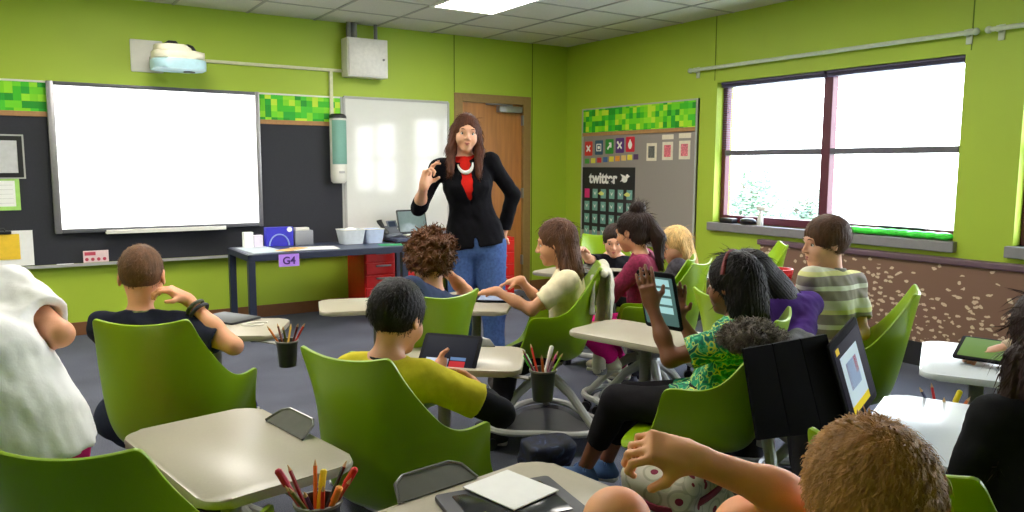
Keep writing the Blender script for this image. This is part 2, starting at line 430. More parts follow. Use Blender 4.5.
# dry-erase whiteboard
x0, x1, z0, z1 = 2.735, 3.865, .70, 2.055
t = thing('dry_erase_board', 'glossy plain whiteboard between the wall speaker and the wooden door', 'whiteboard', ((x0+x1)/2, FY, z0))
wb = mat('glossy_board', (226, 226, 222), .07, .01); P(MB().box((x0, FY-.02, z0), (x1, FY-.001, z1)), 'panel', wb, t, smooth=False)
w = MB()
for a, b in (((x0-.012, FY-.028, z0), (x0+.012, FY-.001, z1)), ((x1-.012, FY-.028, z0), (x1+.012, FY-.001, z1)), ((x0, FY-.028, z1-.012), (x1, FY-.001, z1+.012)), ((x0, FY-.028, z0-.012), (x1, FY-.001, z0+.012))): w.box(a, b, .002)
P(w, 'frame', LGREY, t, smooth=False)
P(MB().box((x0+.05, FY-.09, z0-.01), (x1-.05, FY-.02, z0+.004), .003), 'tray', LGREY, t)

# papers on the tackboard
def flat_card(name, label, cat, x0, x1, z0, z1, m, border=None, bw=.02, y=FY-.019, th=.004):
    t = thing(name, label, cat, ((x0+x1)/2, y, z0))
    P(MB().box((x0, y-th, z0), (x1, y, z1)), 'sheet', m, t, smooth=False)
    if border:
        w = MB()
        for a, b in (((x0, y-th-.004, z0), (x0+bw, y-.001, z1)), ((x1-bw, y-th-.004, z0), (x1, y-.001, z1)), ((x0+bw, y-th-.004, z0), (x1-bw, y-.001, z0+bw)), ((x0+bw, y-th-.004, z1-bw), (x1-bw, y-.001, z1))): w.box(a, b)
        P(w, 'border', border, t, smooth=False)
    return t
t = flat_card('picture_frame', 'black framed small print on the black board, left of the bright screen', 'picture', -.36, .10, 1.30, 1.62, mat('grey_print_paper', (196, 196, 198), .6), DARK, .035, th=.010)
w = MB()
for a, b in (((.10, FY-.034, 1.29), (.112, FY-.019, 1.632)), ((-.372, FY-.034, 1.29), (-.36, FY-.019, 1.632)), ((-.36, FY-.034, 1.29), (.10, FY-.019, 1.30)), ((-.36, FY-.034, 1.62), (.10, FY-.019, 1.632))): w.box(a, b)
P(w, 'outer_frame', LGREY, t, smooth=False)
P(MB().box((-.09, FY-.032, 1.44), (-.06, FY-.0285, 1.465)), 'print_mark', DARK, t, smooth=False)
t = flat_card('poster', 'white sheet with a light green border under the black framed print', 'poster', -.36, .065, 1.045, 1.305, PAPER, mat('light_green_border', (166, 214, 110), .6), .03)
w = MB()
for k in range(5): w.box((-.30, FY-.0245, 1.10+k*.035), (.02, FY-.0232, 1.102+k*.035))
P(w, 'ruled_lines', LGREY, t, smooth=False)
t = flat_card('clipboard', 'clipboard with a yellow note on white paper standing on the chalk tray', 'clipboard', -.30, .13, .606, .885, PAPER, None, y=FY-.024)
P(MB().box((-.20, FY-.034, .66), (.04, FY-.029, .86)), 'yellow_note', mat('yellow_note_paper', (240, 198, 52), .7), t, smooth=False)
w = MB(); w.box((-.13, FY-.045, .86), (-.01, FY-.03, .885), .004); w.tube([(-.09, FY-.04, .885), (-.08, FY-.04, .905), (-.06, FY-.04, .905), (-.05, FY-.04, .885)], .006, 6)
P(w, 'clip', DARK, t)
t = thing('small_sign', 'small pink and white printed card leaning above the chalk tray', 'sign', (.56, FY-.05, .604))
P(MB().box((.47, FY-.05, .604), (.655, FY-.038, .70), .002), 'card', mat('pale_pink_card', (232, 206, 206), .7), t, smooth=False)
w = MB()
for k in range(4): w.ball((.495+k*.043, FY-.0515, .630), (.014, .003, .014), 10)
w.box((.48, FY-.053, .662), (.56, FY-.0495, .69))
P(w, 'printed_marks', mat('rose_print', (196, 72, 92), .7), t)
o = MB().cyl((.28, FY-.05, .599), .007, .12, axis='x').done('chalk_stick', PAPER); tag(o, 'white marker lying in the chalk tray near the pink card', 'marker')

# door
dx0, dx1 = DX0, DX1
t = MB().box((dx0+.045, FY+.03, .01), (dx1-.045, FY+.075, DZ-.045)).done('door_1', WOOD, smooth=False); struct(t)
w = MB(); w.box((dx0-.055, FY-.012, 0), (dx0+.045, FY+.11, DZ+.045), .004); w.box((dx1-.045, FY-.012, 0), (dx1+.055, FY+.11, DZ+.045), .004); w.box((dx0+.045, FY-.012, DZ-.045), (dx1-.045, FY+.11, DZ+.045), .004)
f = w.done('door_frame', mat('tan_door_frame', (146, 116, 66), .5), smooth=False); struct(f)
h = MB(); h.box((dx1-.38, FY-.045, DZ-.135), (dx1-.08, FY+.029, DZ-.07), .008); h.tube([(dx1-.20, FY-.02, DZ-.062), (dx1-.42, FY-.03, DZ-.055), (dx1-.52, FY+.01, DZ-.055)], .010, 6)
h.done('door_closer', ALU, t)
h = MB(); h.cyl((dx0+.115, FY-.01, 1.0), .03, .04, axis='y'); h.tube([(dx0+.115, FY-.035, 1.0), (dx0+.16, FY-.05, 1.0), (dx0+.23, FY-.05, 1.0)], .011, 8)
h.done('door_handle', ALU, t)
h = MB()
for z in (.3, 1.05, 1.85): h.box((dx1-.056, FY-.014, z), (dx1-.040, FY+.029, z+.11), .003)
h.done('hinges', GREY, t)

# ---------------------------------------------------------------- long table
TX0, TX1, TY0, TY1, TZ = 1.54, 2.92, 6.18, 6.86, .70
t = thing('work_table', 'long dark-framed table with papers standing below the tackboard', 'table', ((TX0+TX1)/2, (TY0+TY1)/2, 0))
P(MB().box((TX0+.012, TY0+.012, TZ-.008), (TX1-.012, TY1-.012, TZ), .002), 'tabletop', mat('dark_blue_laminate', (58, 66, 92), .35), t, smooth=False)
w = MB()
for a, b in (((TX0, TY0, TZ-.055), (TX1, TY0+.035, TZ-.004)), ((TX0, TY1-.035, TZ-.055), (TX1, TY1, TZ-.004)), ((TX0, TY0, TZ-.055), (TX0+.035, TY1, TZ-.004)), ((TX1-.035, TY0, TZ-.055), (TX1, TY1, TZ-.004))): w.box(a, b, .003)
P(w, 'apron', NAVY, t, smooth=False)
for lx in (TX0, TX1-.055):
    for ly in (TY0, TY1-.055): P(MB().box((lx, ly, 0), (lx+.055, ly+.055, TZ-.055), .004), 'leg', NAVY, t, smooth=False)
def sheet(label, cx, cy, w_, d_, rot, z, m, cat='paper', name='paper_sheet', group=None):
    o = MB().box((-w_/2, -d_/2, 0), (w_/2, d_/2, .0025)).done(name, m, smooth=False)
    o.location = (cx, cy, z); o.rotation_euler = (0, 0, math.radians(rot)); return tag(o, label, cat, group)
sheet('pale grey-blue paper spread at the end of the long table', 1.72, 6.50, .26, .50, 3, TZ+.001, mat('pale_blue_paper', (196, 206, 214), .7))
sheet('white paper lying mid-table behind the purple sign', 2.15, 6.40, .38, .26, -8, TZ+.001, PAPER)
sheet('orange-edged paper lying on the long table between two pale papers', 1.95, 6.38, .12, .30, -50, TZ+.005, mat('manila_paper', (226, 176, 110), .7))
# hanging G4 sign
t = thing('table_sign', 'purple sign reading G4 hanging from the long table edge', 'sign', (1.86, TY0-.004, TZ-.14))
gx0, gz0 = on(279, 267, 1, TY0-.004)[0], on(279, 267, 1, TY0-.004)[2]; gx1, gz1 = on(299, 252, 1, TY0-.004)[0], TZ-.01
P(MB().box((gx0, TY0-.005, gz0), (gx1, TY0-.002, gz1)), 'card', mat('lilac_card', (176, 128, 226), .7), t, smooth=False)
text_obj('lettering', 'G4', .085, mat('dark_purple_print', (64, 26, 110), .7), t, Matrix.Translation(Vector(((gx0+gx1)/2, TY0-.0065, (gz0+gz1)/2-.005))-t.location) @ Matrix.Rotation(PI/2, 4, 'X'), .0006, .002)
# things on the table
t = thing('card_box', 'small white folded carton pair standing on the long table end', 'box', (1.75, 6.75, TZ))
P(MB().box((1.64, 6.70, TZ), (1.72, 6.76, TZ+.135), .003), 'carton', PAPER, t, smooth=False); P(MB().box((1.725, 6.70, TZ), (1.80, 6.76, TZ+.105), .003), 'carton', mat('lilac_white_card', (220, 210, 226), .7), t, smooth=False)
t = thing('blue_box', 'bright blue printed box with a pale ring on the long table', 'box', (1.95, 6.74, TZ))
P(MB().box((1.835, 6.72, TZ), (2.07, 6.80, TZ+.165), .003), 'box_body', mat('royal_blue_card', (52, 50, 190), .5), t, smooth=False)
w = MB(); w.tube([(1.945+.085*math.cos(a), 6.718, TZ+.005+.10*math.sin(a)) for a in [PI*k/16 for k in range(17)]], .007, 6); P(w, 'printed_ring', mat('pale_blue_print', (150, 170, 226), .6), t)
P(MB().cyl((2.035, 6.712, TZ+.145), .022, .007, axis='y'), 'round_sticker', PAPER, t)
t = thing('desk_organizer', 'grey mesh organizer box with a white lid beside the blue box', 'organizer', (2.16, 6.76, TZ))
P(MB().box((2.085, 6.71, TZ), (2.245, 6.81, TZ+.13), .004), 'body', mat('grey_wire_mesh', (150, 152, 158), .5, .2, 200, .4), t)
P(MB().box((2.095, 6.72, TZ+.13), (2.215, 6.80, TZ+.155), .004), 'lid', WHITE, t)
def bin_(label, cx, cy, w_, d_, h_, tint, z):
    t = thing('plastic_bin', label, 'bin', (cx, cy, z))
    w = MB(); A = rrect(w_*.8, d_*.8, .02, 3); B = rrect(w_, d_, .025, 3); Ai = rrect(w_*.77, d_*.77, .02, 3); Bi = rrect(w_*.97, d_*.97, .025, 3)
    v = [[w.b.verts.new((x, y, zz)) for x, y in L] for L, zz in ((A, .002), (B, h_), (Bi, h_), (Ai, .006))]
    for a, b in zip(v, v[1:]):
        for k in range(len(a)): w.b.faces.new((a[k], a[(k+1) % len(a)], b[(k+1) % len(a)], b[k]))
    w.b.faces.new(v[0][::-1]); w.b.faces.new(v[3])
    w.done('tub', tint, t); r = MB(); r.tube([(x, y, h_) for x, y in B], .004, 6, closed=True); r.done('rim', WHITE, t)
    return t
MILK = mat('milky_plastic', (214, 220, 226), .3)
bin_('wide milky plastic bin at the far end of the long table', 2.56, 6.62, .22, .20, .13, MILK, TZ)
bin_('blue-tinted milky plastic bin next to the telephone counter', 2.76, 6.60, .18, .18, .13, mat('bluish_plastic', (196, 206, 236), .3), TZ)
w = MB(); w.ball((0, 0, .09), (.07, .06, .05), 12); o = w.done('crumpled_bag', PAPER); o.location = (2.56, 6.62, TZ+.01); tag(o, 'white crumpled bag sitting inside the wide milky bin', 'bag')
sheet('green folder lying on the table corner beside the bins', 2.84, 6.33, .14, .24, 80, TZ+.001, mat('green_folder', (64, 176, 112), .6), 'folder', 'folder')

# red drawer units and the counter
def drawers(name, label, x0, x1, y0, y1, z1, n):
    t = thing(name, label, 'drawer unit', ((x0+x1)/2, (y0+y1)/2, 0))
    P(MB().box((x0, y0, .03), (x1, y1, z1), .004), 'body', RED, t, smooth=False)
    h = (z1-.07)/n
    for k in range(n):
        z = .05+k*h
        d = P(MB().box((x0+.012, y0-.016, z), (x1-.012, y0, z+h-.014), .004), 'drawer', RED, t, smooth=False)
        hd = MB().box((x0+(x1-x0)*.3, y0-.030, z+h-.05), (x1-(x1-x0)*.3, y0-.016, z+h-.034), .003).done('handle', ALU, d, mtx=Matrix.Translation(-t.location))
    w = MB()
    for x in (x0+.04, x1-.04):
        for y in (y0+.04, y1-.04): w.cyl((x, y, 0), .02, .03, 10)
    P(w, 'feet', DARK, t)
    return t
drawers('drawer_unit', 'red metal drawer unit beneath the telephone counter, nearest the long table', 2.70, 3.07, 6.66, 7.08, .655, 5)
drawers('drawer_unit', 'red metal drawer unit beneath the laptop, next to the curly-haired child', 3.10, 3.50, 6.66, 7.08, .655, 5)
drawers('drawer_unit', "red metal drawer unit at the teacher's hip beside the wooden door", 3.98, 4.33, 6.62, 7.02, .68, 5)
t = thing('counter', 'dark blue counter top on legs holding the telephone and laptop', 'counter', (3.2, 6.87, 0))
P(MB().box((2.96, 6.50, .70), (3.85, 7.16, .73), .004), 'worktop', mat('dark_blue_laminate', (0, 0, 0)), t, smooth=False)
for lx, ly in ((2.965, 6.53), (3.80, 6.53), (2.965, 7.1), (3.80, 7.1)): P(MB().box((lx, ly, 0), (lx+.04, ly+.04, .70), .003), 'leg', NAVY, t, smooth=False)
# telephone
t = thing('desk_telephone', 'dark office telephone with a small display on the counter', 'telephone', (3.02, 6.80, .73), -12)
w = MB(); w.slab(rrect(.19, .20, .02, 3), 0, .03, .006); w.box((-.085, -.06, .02), (.085, .085, .045), .006, Matrix.Rotation(math.radians(40), 4, 'X') @ Matrix.Translation((0, 0, .02))); w.done('base', mat('grey_phone_plastic', (92, 96, 106), .4), t)
w = MB(); w.box((-.02, -.045, 0), (.095, .035, .012), .003, Matrix.Translation((0, .02, .115)) @ Matrix.Rotation(math.radians(60), 4, 'X')); w.done('display_housing', _mats['grey_phone_plastic'], t)
w = MB(); w.box((-.005, -.033, .012), (.075, .022, .014), 0, Matrix.Translation((0, .02, .115)) @ Matrix.Rotation(math.radians(60), 4, 'X')); w.done('display', mat('dark_display', (40, 50, 66), .15), t)
w = MB(); w.tube([(-.075, .06, .155), (-.075, .055, .14), (-.075, -.01, .085), (-.075, -.05, .05), (-.075, -.055, .035)], [.028, .024, .017, .024, .028], 10); w.done('handset', DARK, t)
w = MB(); w.tube([(-.075+.012*math.cos(k), -.05+k*.002, .03+.012*math.sin(k)) for k in [i*.6 for i in range(30)]], .004, 5); w.done('cord', DARK, t)
# laptop
def laptop(label, loc, az, w_, d_, tilt, scr, body=LGREY):
    t = thing('laptop', label, 'laptop', loc, az)
    MB().slab(rrect(w_, d_, .012, 3), 0, .016, .003).done('base', body, t)
    MB().slab(rrect(w_*.88, d_*.5, .006, 2, 0, d_*.12), .016, .018, .0005).done('keyboard', DARK, t)
    R = Matrix.Translation((0, d_/2, .014)) @ Matrix.Rotation(math.radians(90-tilt), 4, 'X')
    l_ = MB().slab(rrect(w_, d_, .012, 3, 0, d_/2), 0, .010, .002, R).done('lid', DARK, t)
    MB().slab(rrect(w_*.92, d_*.86, .004, 2, 0, d_/2), .010, .012, .0003, R).done('screen', scr, l_)
    return t
laptop('open grey laptop with a dull grey screen on the counter', (3.32, 6.76, .73), -6, .33, .235, 14, mat('dull_screen', (112, 128, 130), .2))
t = thing('computer_mouse', 'small white object lying before the laptop', 'mouse', (3.14, 6.62, .73)); MB().ball((0, 0, .018), (.03, .045, .018)).done('mouse_body', WHITE, t)
t.children[0].name = 'shell'

# ================================================================ RIGHT WALL
# bulletin board
y0, y1, z0, z1 = 5.155, 6.885, .60, 2.035
t = thing('bulletin_board', 'grey bulletin board with a green pixel border on the window wall', 'board', (RX, (y0+y1)/2, z0))
P(MB().box((RX-.018, y0, z0), (RX-.001, y1, z1)), 'panel', mat('grey_tack_fabric', (146, 138, 132), .85, .04, 120, .1), t, smooth=False)
P(MB().box((RX-.024, y0+.03, 1.775), (RX-.017, y1-.02, 2.02)), 'pixel_border', PIXY, t, smooth=False)
w = MB()
for a, b in (((RX-.028, y0, z0), (RX-.001, y0+.022, z1)), ((RX-.028, y1-.022, z0), (RX-.001, y1, z1)), ((RX-.028, y0+.022, z0), (RX-.001, y1-.022, z0+.022)), ((RX-.028, y0+.022, z1-.015), (RX-.001, y1-.022, z1))): w.box(a, b, .002)
P(w, 'frame', LGREY, t, smooth=False)
P(MB().box((RX-.034, y0+.022, 1.735), (RX-.016, y1-.022, 1.772), .002), 'tack_strip', TAN, t, smooth=False)
# five icon tiles. local frame on this wall: u runs towards the window (-Y), v up
def Rm(y, z, off=.02): return basis((0, -1, 0), (0, 0, 1), (-1, 0, 0), (RX-off, y, z))
ICONS = [((208, 50, 40), 'red tile with a white crossed mark, first of the five icons', 'x'),
         ((44, 82, 110), 'dark blue tile with a pale picture mark, second icon', 'pic'),
         ((40, 132, 44), 'green tile with a white arrow mark, middle icon', 'arrow'),
         ((84, 42, 120), 'purple tile with crossed white tools', 'x2'),
         ((206, 28, 52), 'crimson tile with a white flame mark, last icon', 'drop')]
WP = mat('white_print', (236, 236, 232), .7)
for i, (c, lab, kd) in enumerate(ICONS):
    px = 590+i*10.4; yy = RP(px, 150)[0]; zz = 1.60 + (.008*i)
    t = thing('icon_tile', lab+' on the grey board', 'icon', (RX-.018, yy, zz-.085), 0, None)
    a, b = .066, .078
    q = lambda m, nm, mm: m.done(nm, mm, t, mtx=Matrix.Translation(-t.location) @ Rm(yy, zz, .018))
    q(MB().slab(rrect(a*2, b*2, .012, 3), 0, .004, .001), 'card', mat('tile_colour_%d' % i, c, .6))
    w = MB()
    if kd in ('x', 'x2'):
        for s in (-1, 1): w.box((-.045, -.009, .004), (.045, .009, .006), 0, Matrix.Rotation(s*PI/4, 4, 'Z'))
        if kd == 'x': w.cyl((0, 0, .004), .02, .003, 12)
        else: w.cyl((-.03, .032, .004), .014, .003, 12)
    elif kd == 'pic':
        for A, B in (((-.04, -.04), (.04, -.03)), ((-.04, .03), (.04, .04)), ((-.04, -.03), (-.03, .03)), ((.03, -.03), (.04, .03))): w.box((*A, .004), (*B, .006))
        w.cyl((0, 0, .004), .018, .003, 12)
    elif kd == 'arrow':
        w.box((-.04, -.01, .004), (.03, .01, .006), 0, Matrix.Rotation(PI/4, 4, 'Z')); w.box((-.005, .024, .004), (.034, .042, .006)); w.box((.018, -.012, .004), (.036, .03, .006))
    else:
        w.slab([(.03*math.cos(k)*(1 if math.sin(k) < 0 else (1-math.sin(k)*.75)), .022+.05*math.sin(k)-.02) for k in [2*PI*j/20 for j in range(20)]], .004, .006, 0)
    q(w, 'mark', WP)
SQ = [(70, 150, 60), (214, 206, 70), (200, 40, 50), (60, 100, 160), (222, 206, 60), (226, 150, 50), (222, 190, 110), (230, 214, 60), (78, 50, 92)]
SQL = ['green', 'yellow', 'red', 'blue', 'lemon', 'orange', 'sandy', 'bright yellow', 'dark plum']
for i, c in enumerate(SQ):
    yy = RP(588.5+i*6.1, 157)[0]
    o = MB().box((RX-.022, yy-.035, 1.435+.005*i), (RX-.018, yy+.035, 1.49+.005*i), .001).done('colour_card', mat('card_colour_%d' % i, c, .6), smooth=False)
    tag(o, 'tiny %s card in the row beneath the icon tiles' % SQL[i], 'card', 'tiny coloured cards under the icons')
for i, (px, py, bc) in enumerate(((653, 152, (96, 96, 92)), (669, 151, (222, 110, 120)), (686, 150, (226, 120, 130)))):
    yy, zz = RP(px, py)
    t = thing('paper_card', ['small white card with a grey square, nearest the icon tiles', 'small white card with a pink square, middle of three cards', 'small white card with a pink square, nearest the board edge'][i], 'card', (RX-.018, yy, zz-.09))
    q = lambda m, nm, mm: m.done(nm, mm, t, mtx=Matrix.Translation(-t.location) @ Rm(yy, zz, .018))
    q(MB().box((-.072, -.088, 0), (.072, .088, .003)), 'card', mat('cream_card', (222, 212, 190), .7))
    q(MB().box((-.045, -.058, .003), (.045, .058, .0045)), 'printed_square', mat('square_print_%d' % i, bc, .7, .5, 90))
    if i: q(MB().box((-.078, .112, 0), (.078, .158, .003)), 'caption_strip', _mats['cream_card'])
# black chart with lettering and a grid of small tiles
ya, yb, za, zb = RP(636, 200)[0], RP(583.5, 200)[0], .70, 1.395
t = thing('wall_chart', 'black chart with white rounded lettering, a bird mark and rows of pale tiles', 'chart', (RX-.018, (ya+yb)/2, za))
q = lambda m, nm, mm, par=None, yy=(ya+yb)/2, zz=(za+zb)/2: m.done(nm, mm, par or t, mtx=Matrix.Translation(-t.location) @ Rm(yy, zz, .018))
W_, H_ = (yb-ya), zb-za
q(MB().box((-W_/2, -H_/2, 0), (W_/2, H_/2, .006)), 'backing', mat('chart_black', (26, 28, 32), .6))
text_obj('lettering', 'twitter', .165, WP, t, Matrix.Translation(-t.location) @ Rm((ya+yb)/2+.075, zb-.12, .0255), .001, .006)
w = MB(); bx, by_ = W_/2-.125, H_/2-.12
w.ball((bx-.03, by_-.005, .008), (.045, .034, .004), 14); w.ball((bx+.012, by_+.028, .008), (.022, .022, .004), 12)
w.slab([(bx+.03, by_+.035), (bx+.055, by_+.028), (bx+.03, by_+.018)], .006, .010, 0); w.slab([(bx-.06, by_+.01), (bx-.095, by_+.05), (bx-.02, by_+.03)], .006, .010, 0); w.slab([(bx-.06, by_-.02), (bx-.10, by_-.03), (bx-.05, by_+.01)], .006, .010, 0)
q(w, 'bird_mark', WP)
TEAL = mat('teal_tile', (120, 168, 158), .6, .12, 40); 
for r in range(4):
    for c in range(6):
        cx = -W_/2+.095+c*(W_-.17)/5; cy = H_/2-.285-r*.138
        m_ = mat('magenta_tile', (216, 40, 120), .6) if (r, c) == (0, 0) else TEAL
        tl = q(MB().box((cx-.042, cy-.05, .006), (cx+.042, cy+.05, .009)), 'tile', m_)
        if (r, c) != (0, 0):
            w = MB(); w.slab([(cx-.022, cy+.02), (cx, cy-.02), (cx+.024, cy+.026), (cx+.004, cy+.002)], .009, .0105, 0)
            w.done('tick', WP, tl, mtx=Matrix.Translation(-t.location) @ Rm((ya+yb)/2, (za+zb)/2, .018))
for c, k in ((2, .9), (5, .9)):
    cx = -W_/2+.095+c*(W_-.17)/5-.035; cy = H_/2-.285
    q(MB().slab([(cx-.05, cy), (cx, cy+.028), (cx+.045, cy+.012), (cx+.045, cy-.012), (cx, cy-.02)], .0105, .0125, 0), 'yellow_bird', mat('pale_yellow_print', (222, 222, 120), .6))

# windows
GL = bpy.data.materials.new('window_glass'); GL.use_nodes = True
n = GL.node_tree.nodes; l = GL.node_tree.links; n.remove(n['Principled BSDF'])
a = n.new('ShaderNodeBsdfTransparent'); b = n.new('ShaderNodeBsdfGlossy'); b.inputs['Roughness'].default_value = .01; mx = n.new('ShaderNodeMixShader'); mx.inputs[0].default_value = .06
l.new(a.outputs[0], mx.inputs[1]); l.new(b.outputs[0], mx.inputs[2]); l.new(mx.outputs[0], n['Material Output'].inputs[0])
def window(i, y0, y1):
    z0, z1 = WZ0, WZ1; X = RX+.09; fr = .045
    w = MB()
    w.box((X, y0, z0), (X+.06, y0+fr, z1), .004); w.box((X, y1-fr, z0), (X+.06, y1, z1), .004)
    w.box((X, y0+fr, z0), (X+.06, y1-fr, z0+fr+.02), .004); w.box((X, y0+fr, z1-fr), (X+.06, y1-fr, z1), .004)
    ym = y0+(y1-y0)*.50
    w.box((X-.01, ym-.04, z0+fr), (X+.065, ym+.04, z1-fr), .004)
    fo = w.done('window_%d' % i, MAROON, smooth=False); struct(fo)
    w = MB(); zm = 1.53
    w.box((X-.012, y0+fr, zm-.024), (X+.05, ym-.04, zm+.024), .004); w.box((X-.012, ym+.04, zm-.024), (X+.05, y1-fr, zm+.024), .004)
    w.done('crossbar', mat('pewter_rail', (96, 92, 104), .4), fo, smooth=False)
    MB().box((X+.028, y0+fr, z0+fr), (X+.033, y1-fr, z1-fr)).done('glass', GL, fo, smooth=False)
    s_ = MB().box((RX-.05, y0-.03, z0-.075), (RX+.09, y1+.03, z0), .006).done('window_sill', SILL, fo, smooth=False)
    # raised venetian blinds and their tapes
    for (a_, b_) in ((y0+.02, ym-.01), (ym+.01, y1-.02)):
        bl = MB().box((RX+.03, a_, z1-.022), (RX+.075, b_, z1), .004)
        for k in range(5): bl.box((RX+.028, a_+.005, z1-.028-k*.005), (RX+.078, b_-.005, z1-.026-k*.005))
        bo = bl.done('blind', mat('plum_blind', (84, 76, 112), .45), smooth=False)
        j = 'wide' if a_ > ym else 'narrow'
        tag(bo, 'raised dark venetian blind bunched at the window top, over the %s' % ('pane nearest the bulletin board' if b_ > ym+.1 else 'pane nearest the flecked panel'), 'blind')
        if i != 1: bo['label'] = 'raised dark blind atop the %s window, beyond the photo, over its %s pane' % ({2: 'second', 3: 'third'}[i], 'first' if b_ > ym+.1 else 'last')
    return fo
for i, (a, b) in enumerate(WIN): window(i+1, a, b)
# partly lowered blind edge at the corner of the first window
t = MB()
for k in range(34): t.box((RX+.03, 4.83, 1.57+k*.016), (RX+.075, 4.90, 1.573+k*.016))
o = t.done('blind_stack', mat('plum_blind', (84, 76, 112)), smooth=False); tag(o, 'narrow hanging strip of dark blind slats at the window corner by the bulletin board', 'blind')
# things on the sill
zs = WZ0
o = MB().box((RX-.03, 4.70, zs), (RX+.05, 4.84, zs+.045), .008).done('small_speaker', DARK); tag(o, 'flat black box on the sill nearest the bulletin board', 'box')
o = MB().ball((RX+.01, 4.55, zs+.03), (.05, .085, .03)).done('eraser', DARK); tag(o, 'rounded dark item on the sill between the black box and white bottle', 'eraser')
t = thing('spray_bottle', 'small white bottle standing on the window sill', 'bottle', (RX+.01, 4.42, zs))
MB().lathe([(.001, 0), (.026, 0), (.028, .02), (.022, .08), (.012, .1), (.012, .13), (.001, .13)], 16).done('bottle', WHITE, t); t.children[0].name = 'vessel'
MB().box((-.02, -.06, .13), (.02, .03, .165), .006).done('nozzle', WHITE, t)
# green inflatable-looking leaves strip on the sill
GG = mat('bright_green_plastic', (70, 232, 70), .3, .2, 12)
random.seed(4)
w = MB()
for k in range(9):
    y = 2.84+k*.095; w.ball((RX+.0+random.uniform(-.01, .015), y, zs+.03), (.04, .07+random.random()*.02, .03), 10)
o = w.done('garland', GG); tag(o, 'bright green garland lying along the window sill', 'garland')
bake(o, [('REMESH', dict(mode='VOXEL', voxel_size=.012)), ('SMOOTH', dict(iterations=2, factor=.5))]); o.data.polygons.foreach_set('use_smooth', [True]*len(o.data.polygons))
o = MB().box((RX+.02, 3.00, zs+.058), (RX+.06, 3.34, zs+.074), .004).done('marker_tray', DARK, mtx=None); tag(o, 'dark slim tray lying on top of the green garland', 'tray')
# rods above the windows
ROD = mat('white_rail', (198, 206, 186), .4)
for i, (ya, yb, lab) in enumerate(((2.70, 5.24, 'long pale rail on brackets above the two-pane window'), (.35, 2.62, 'pale rail continuing past the window at the photo edge'))):
    t = thing('wall_rail', lab, 'rail', (RX, (ya+yb)/2, 2.30))
    P(MB().tube([(RX-.05, ya, 2.29), (RX-.05, yb, 2.29)], .016, 12), 'rod', ROD, t)
    for y in (ya+.06, yb-.06):
        w = MB(); w.box((RX-.06, y-.012, 2.27), (RX-.001, y+.012, 2.31), .003); w.box((RX-.012, y-.02, 2.22), (RX-.001, y+.02, 2.32), .003); P(w, 'bracket', ROD, t)
    for y in (ya, yb): P(MB().ball((RX-.05, y, 2.29), .024, 12), 'finial', ROD, t)
# low flecked panel with cap rail and dark base
pY = 4.36
struct(MB().box((RX-.05, BY, .17), (RX-.001, pY, .745)).done('trim_5', FLECK, smooth=False))
struct(MB().box((RX-.075, BY, .745), (RX-.001, pY+.02, .79), .008).done('trim_6', mat('plum_cap_rail', (104, 78, 92), .4), smooth=False))
struct(MB().box((RX-.06, BY, 0), (RX-.001, pY, .17)).done('baseboard_side', mat('black_vinyl_base', (30, 29, 34), .6), smooth=False))

# ---------------------------------------------------------------- outdoors
def _grass(n, l, co):
    a = n.new('ShaderNodeTexNoise'); a.inputs['Scale'].default_value = 3; l.new(co, a.inputs['Vector'])
    cr = const_ramp(n, [(196, 200, 190), (222, 222, 214)], 'LINEAR', [.35, .65]); l.new(a.outputs['Fac'], cr.inputs[0]); return cr.outputs[0]
struct(MB().box((RX+.4, -25, -.5), (60, 40, -.45)).done('ground', ramp_mat('pale_concrete', _grass, .9), smooth=False))
LEAF = mat('pale_green_leaf', (150, 172, 150), .6, .3, 3)
def tree(label, x, y, h, cr, cz, nl, seed):
    rnd = random.Random(seed)
    t = thing('tree', label, 'tree', (x, y, -.45), 0)
    w = MB(); w.tube([(0, 0, 0), (.05, .02, h*.3), (-.04, .05, h*.55), (0, 0, h*.8)], [.16, .12, .08, .03], 8)
    for k in range(9):
        a = rnd.uniform(0, 2*PI); z = h*rnd.uniform(.3, .7); r = cr*rnd.uniform(.6, .95)
        w.tube([(0, 0, z), (r*.5*math.cos(a), r*.5*math.sin(a), z+r*.3), (r*math.cos(a), r*math.sin(a), z+r*.65)], [.05, .03, .01], 6)
    w.done('trunk', mat('grey_bark', (120, 108, 96), .9, .2), t)
    w = MB()
    for k in range(nl):
        u = rnd.gauss(0, 1), rnd.gauss(0, 1), rnd.gauss(0, 1); L = math.sqrt(sum(q*q for q in u)); rr = rnd.random()**.45
        p = Vector((u[0]/L*rr*cr, u[1]/L*rr*cr, cz+u[2]/L*rr*cr*1.0))
        p += Vector((.12*math.sin(p.z*5), .12*math.sin(p.x*6), 0))
        M_ = Matrix.Translation(p) @ Matrix.Rotation(rnd.uniform(0, 6.3), 4, 'Z') @ Matrix.Rotation(rnd.uniform(-1.2, 1.2), 4, 'X')
        s = rnd.uniform(.05, .09)
        v = [w.b.verts.new(M_ @ Vector(q)) for q in ((-s, 0, 0), (-s*.1, -s*.45, 0), (s, 0, .01), (s*.1, s*.45, 0))]
        w.b.faces.new(v)
    w.done('foliage', LEAF, t, smooth=False)
    return t
def tree_at(label, px, py, X, rad, nl, seed):
    p = on(px, py, 0, X); tree(label, X, p[1], p[2]+.45+rad*.8, rad, p[2]+.45, nl, seed)
tree_at('pale leafy tree outside the window, behind the white sill bottle', 752, 205, 13.0, .85, 2600, 1)
tree_at('lower spreading tree outside the window beside the centre mullion', 806, 214, 17.5, .80, 2200, 2)

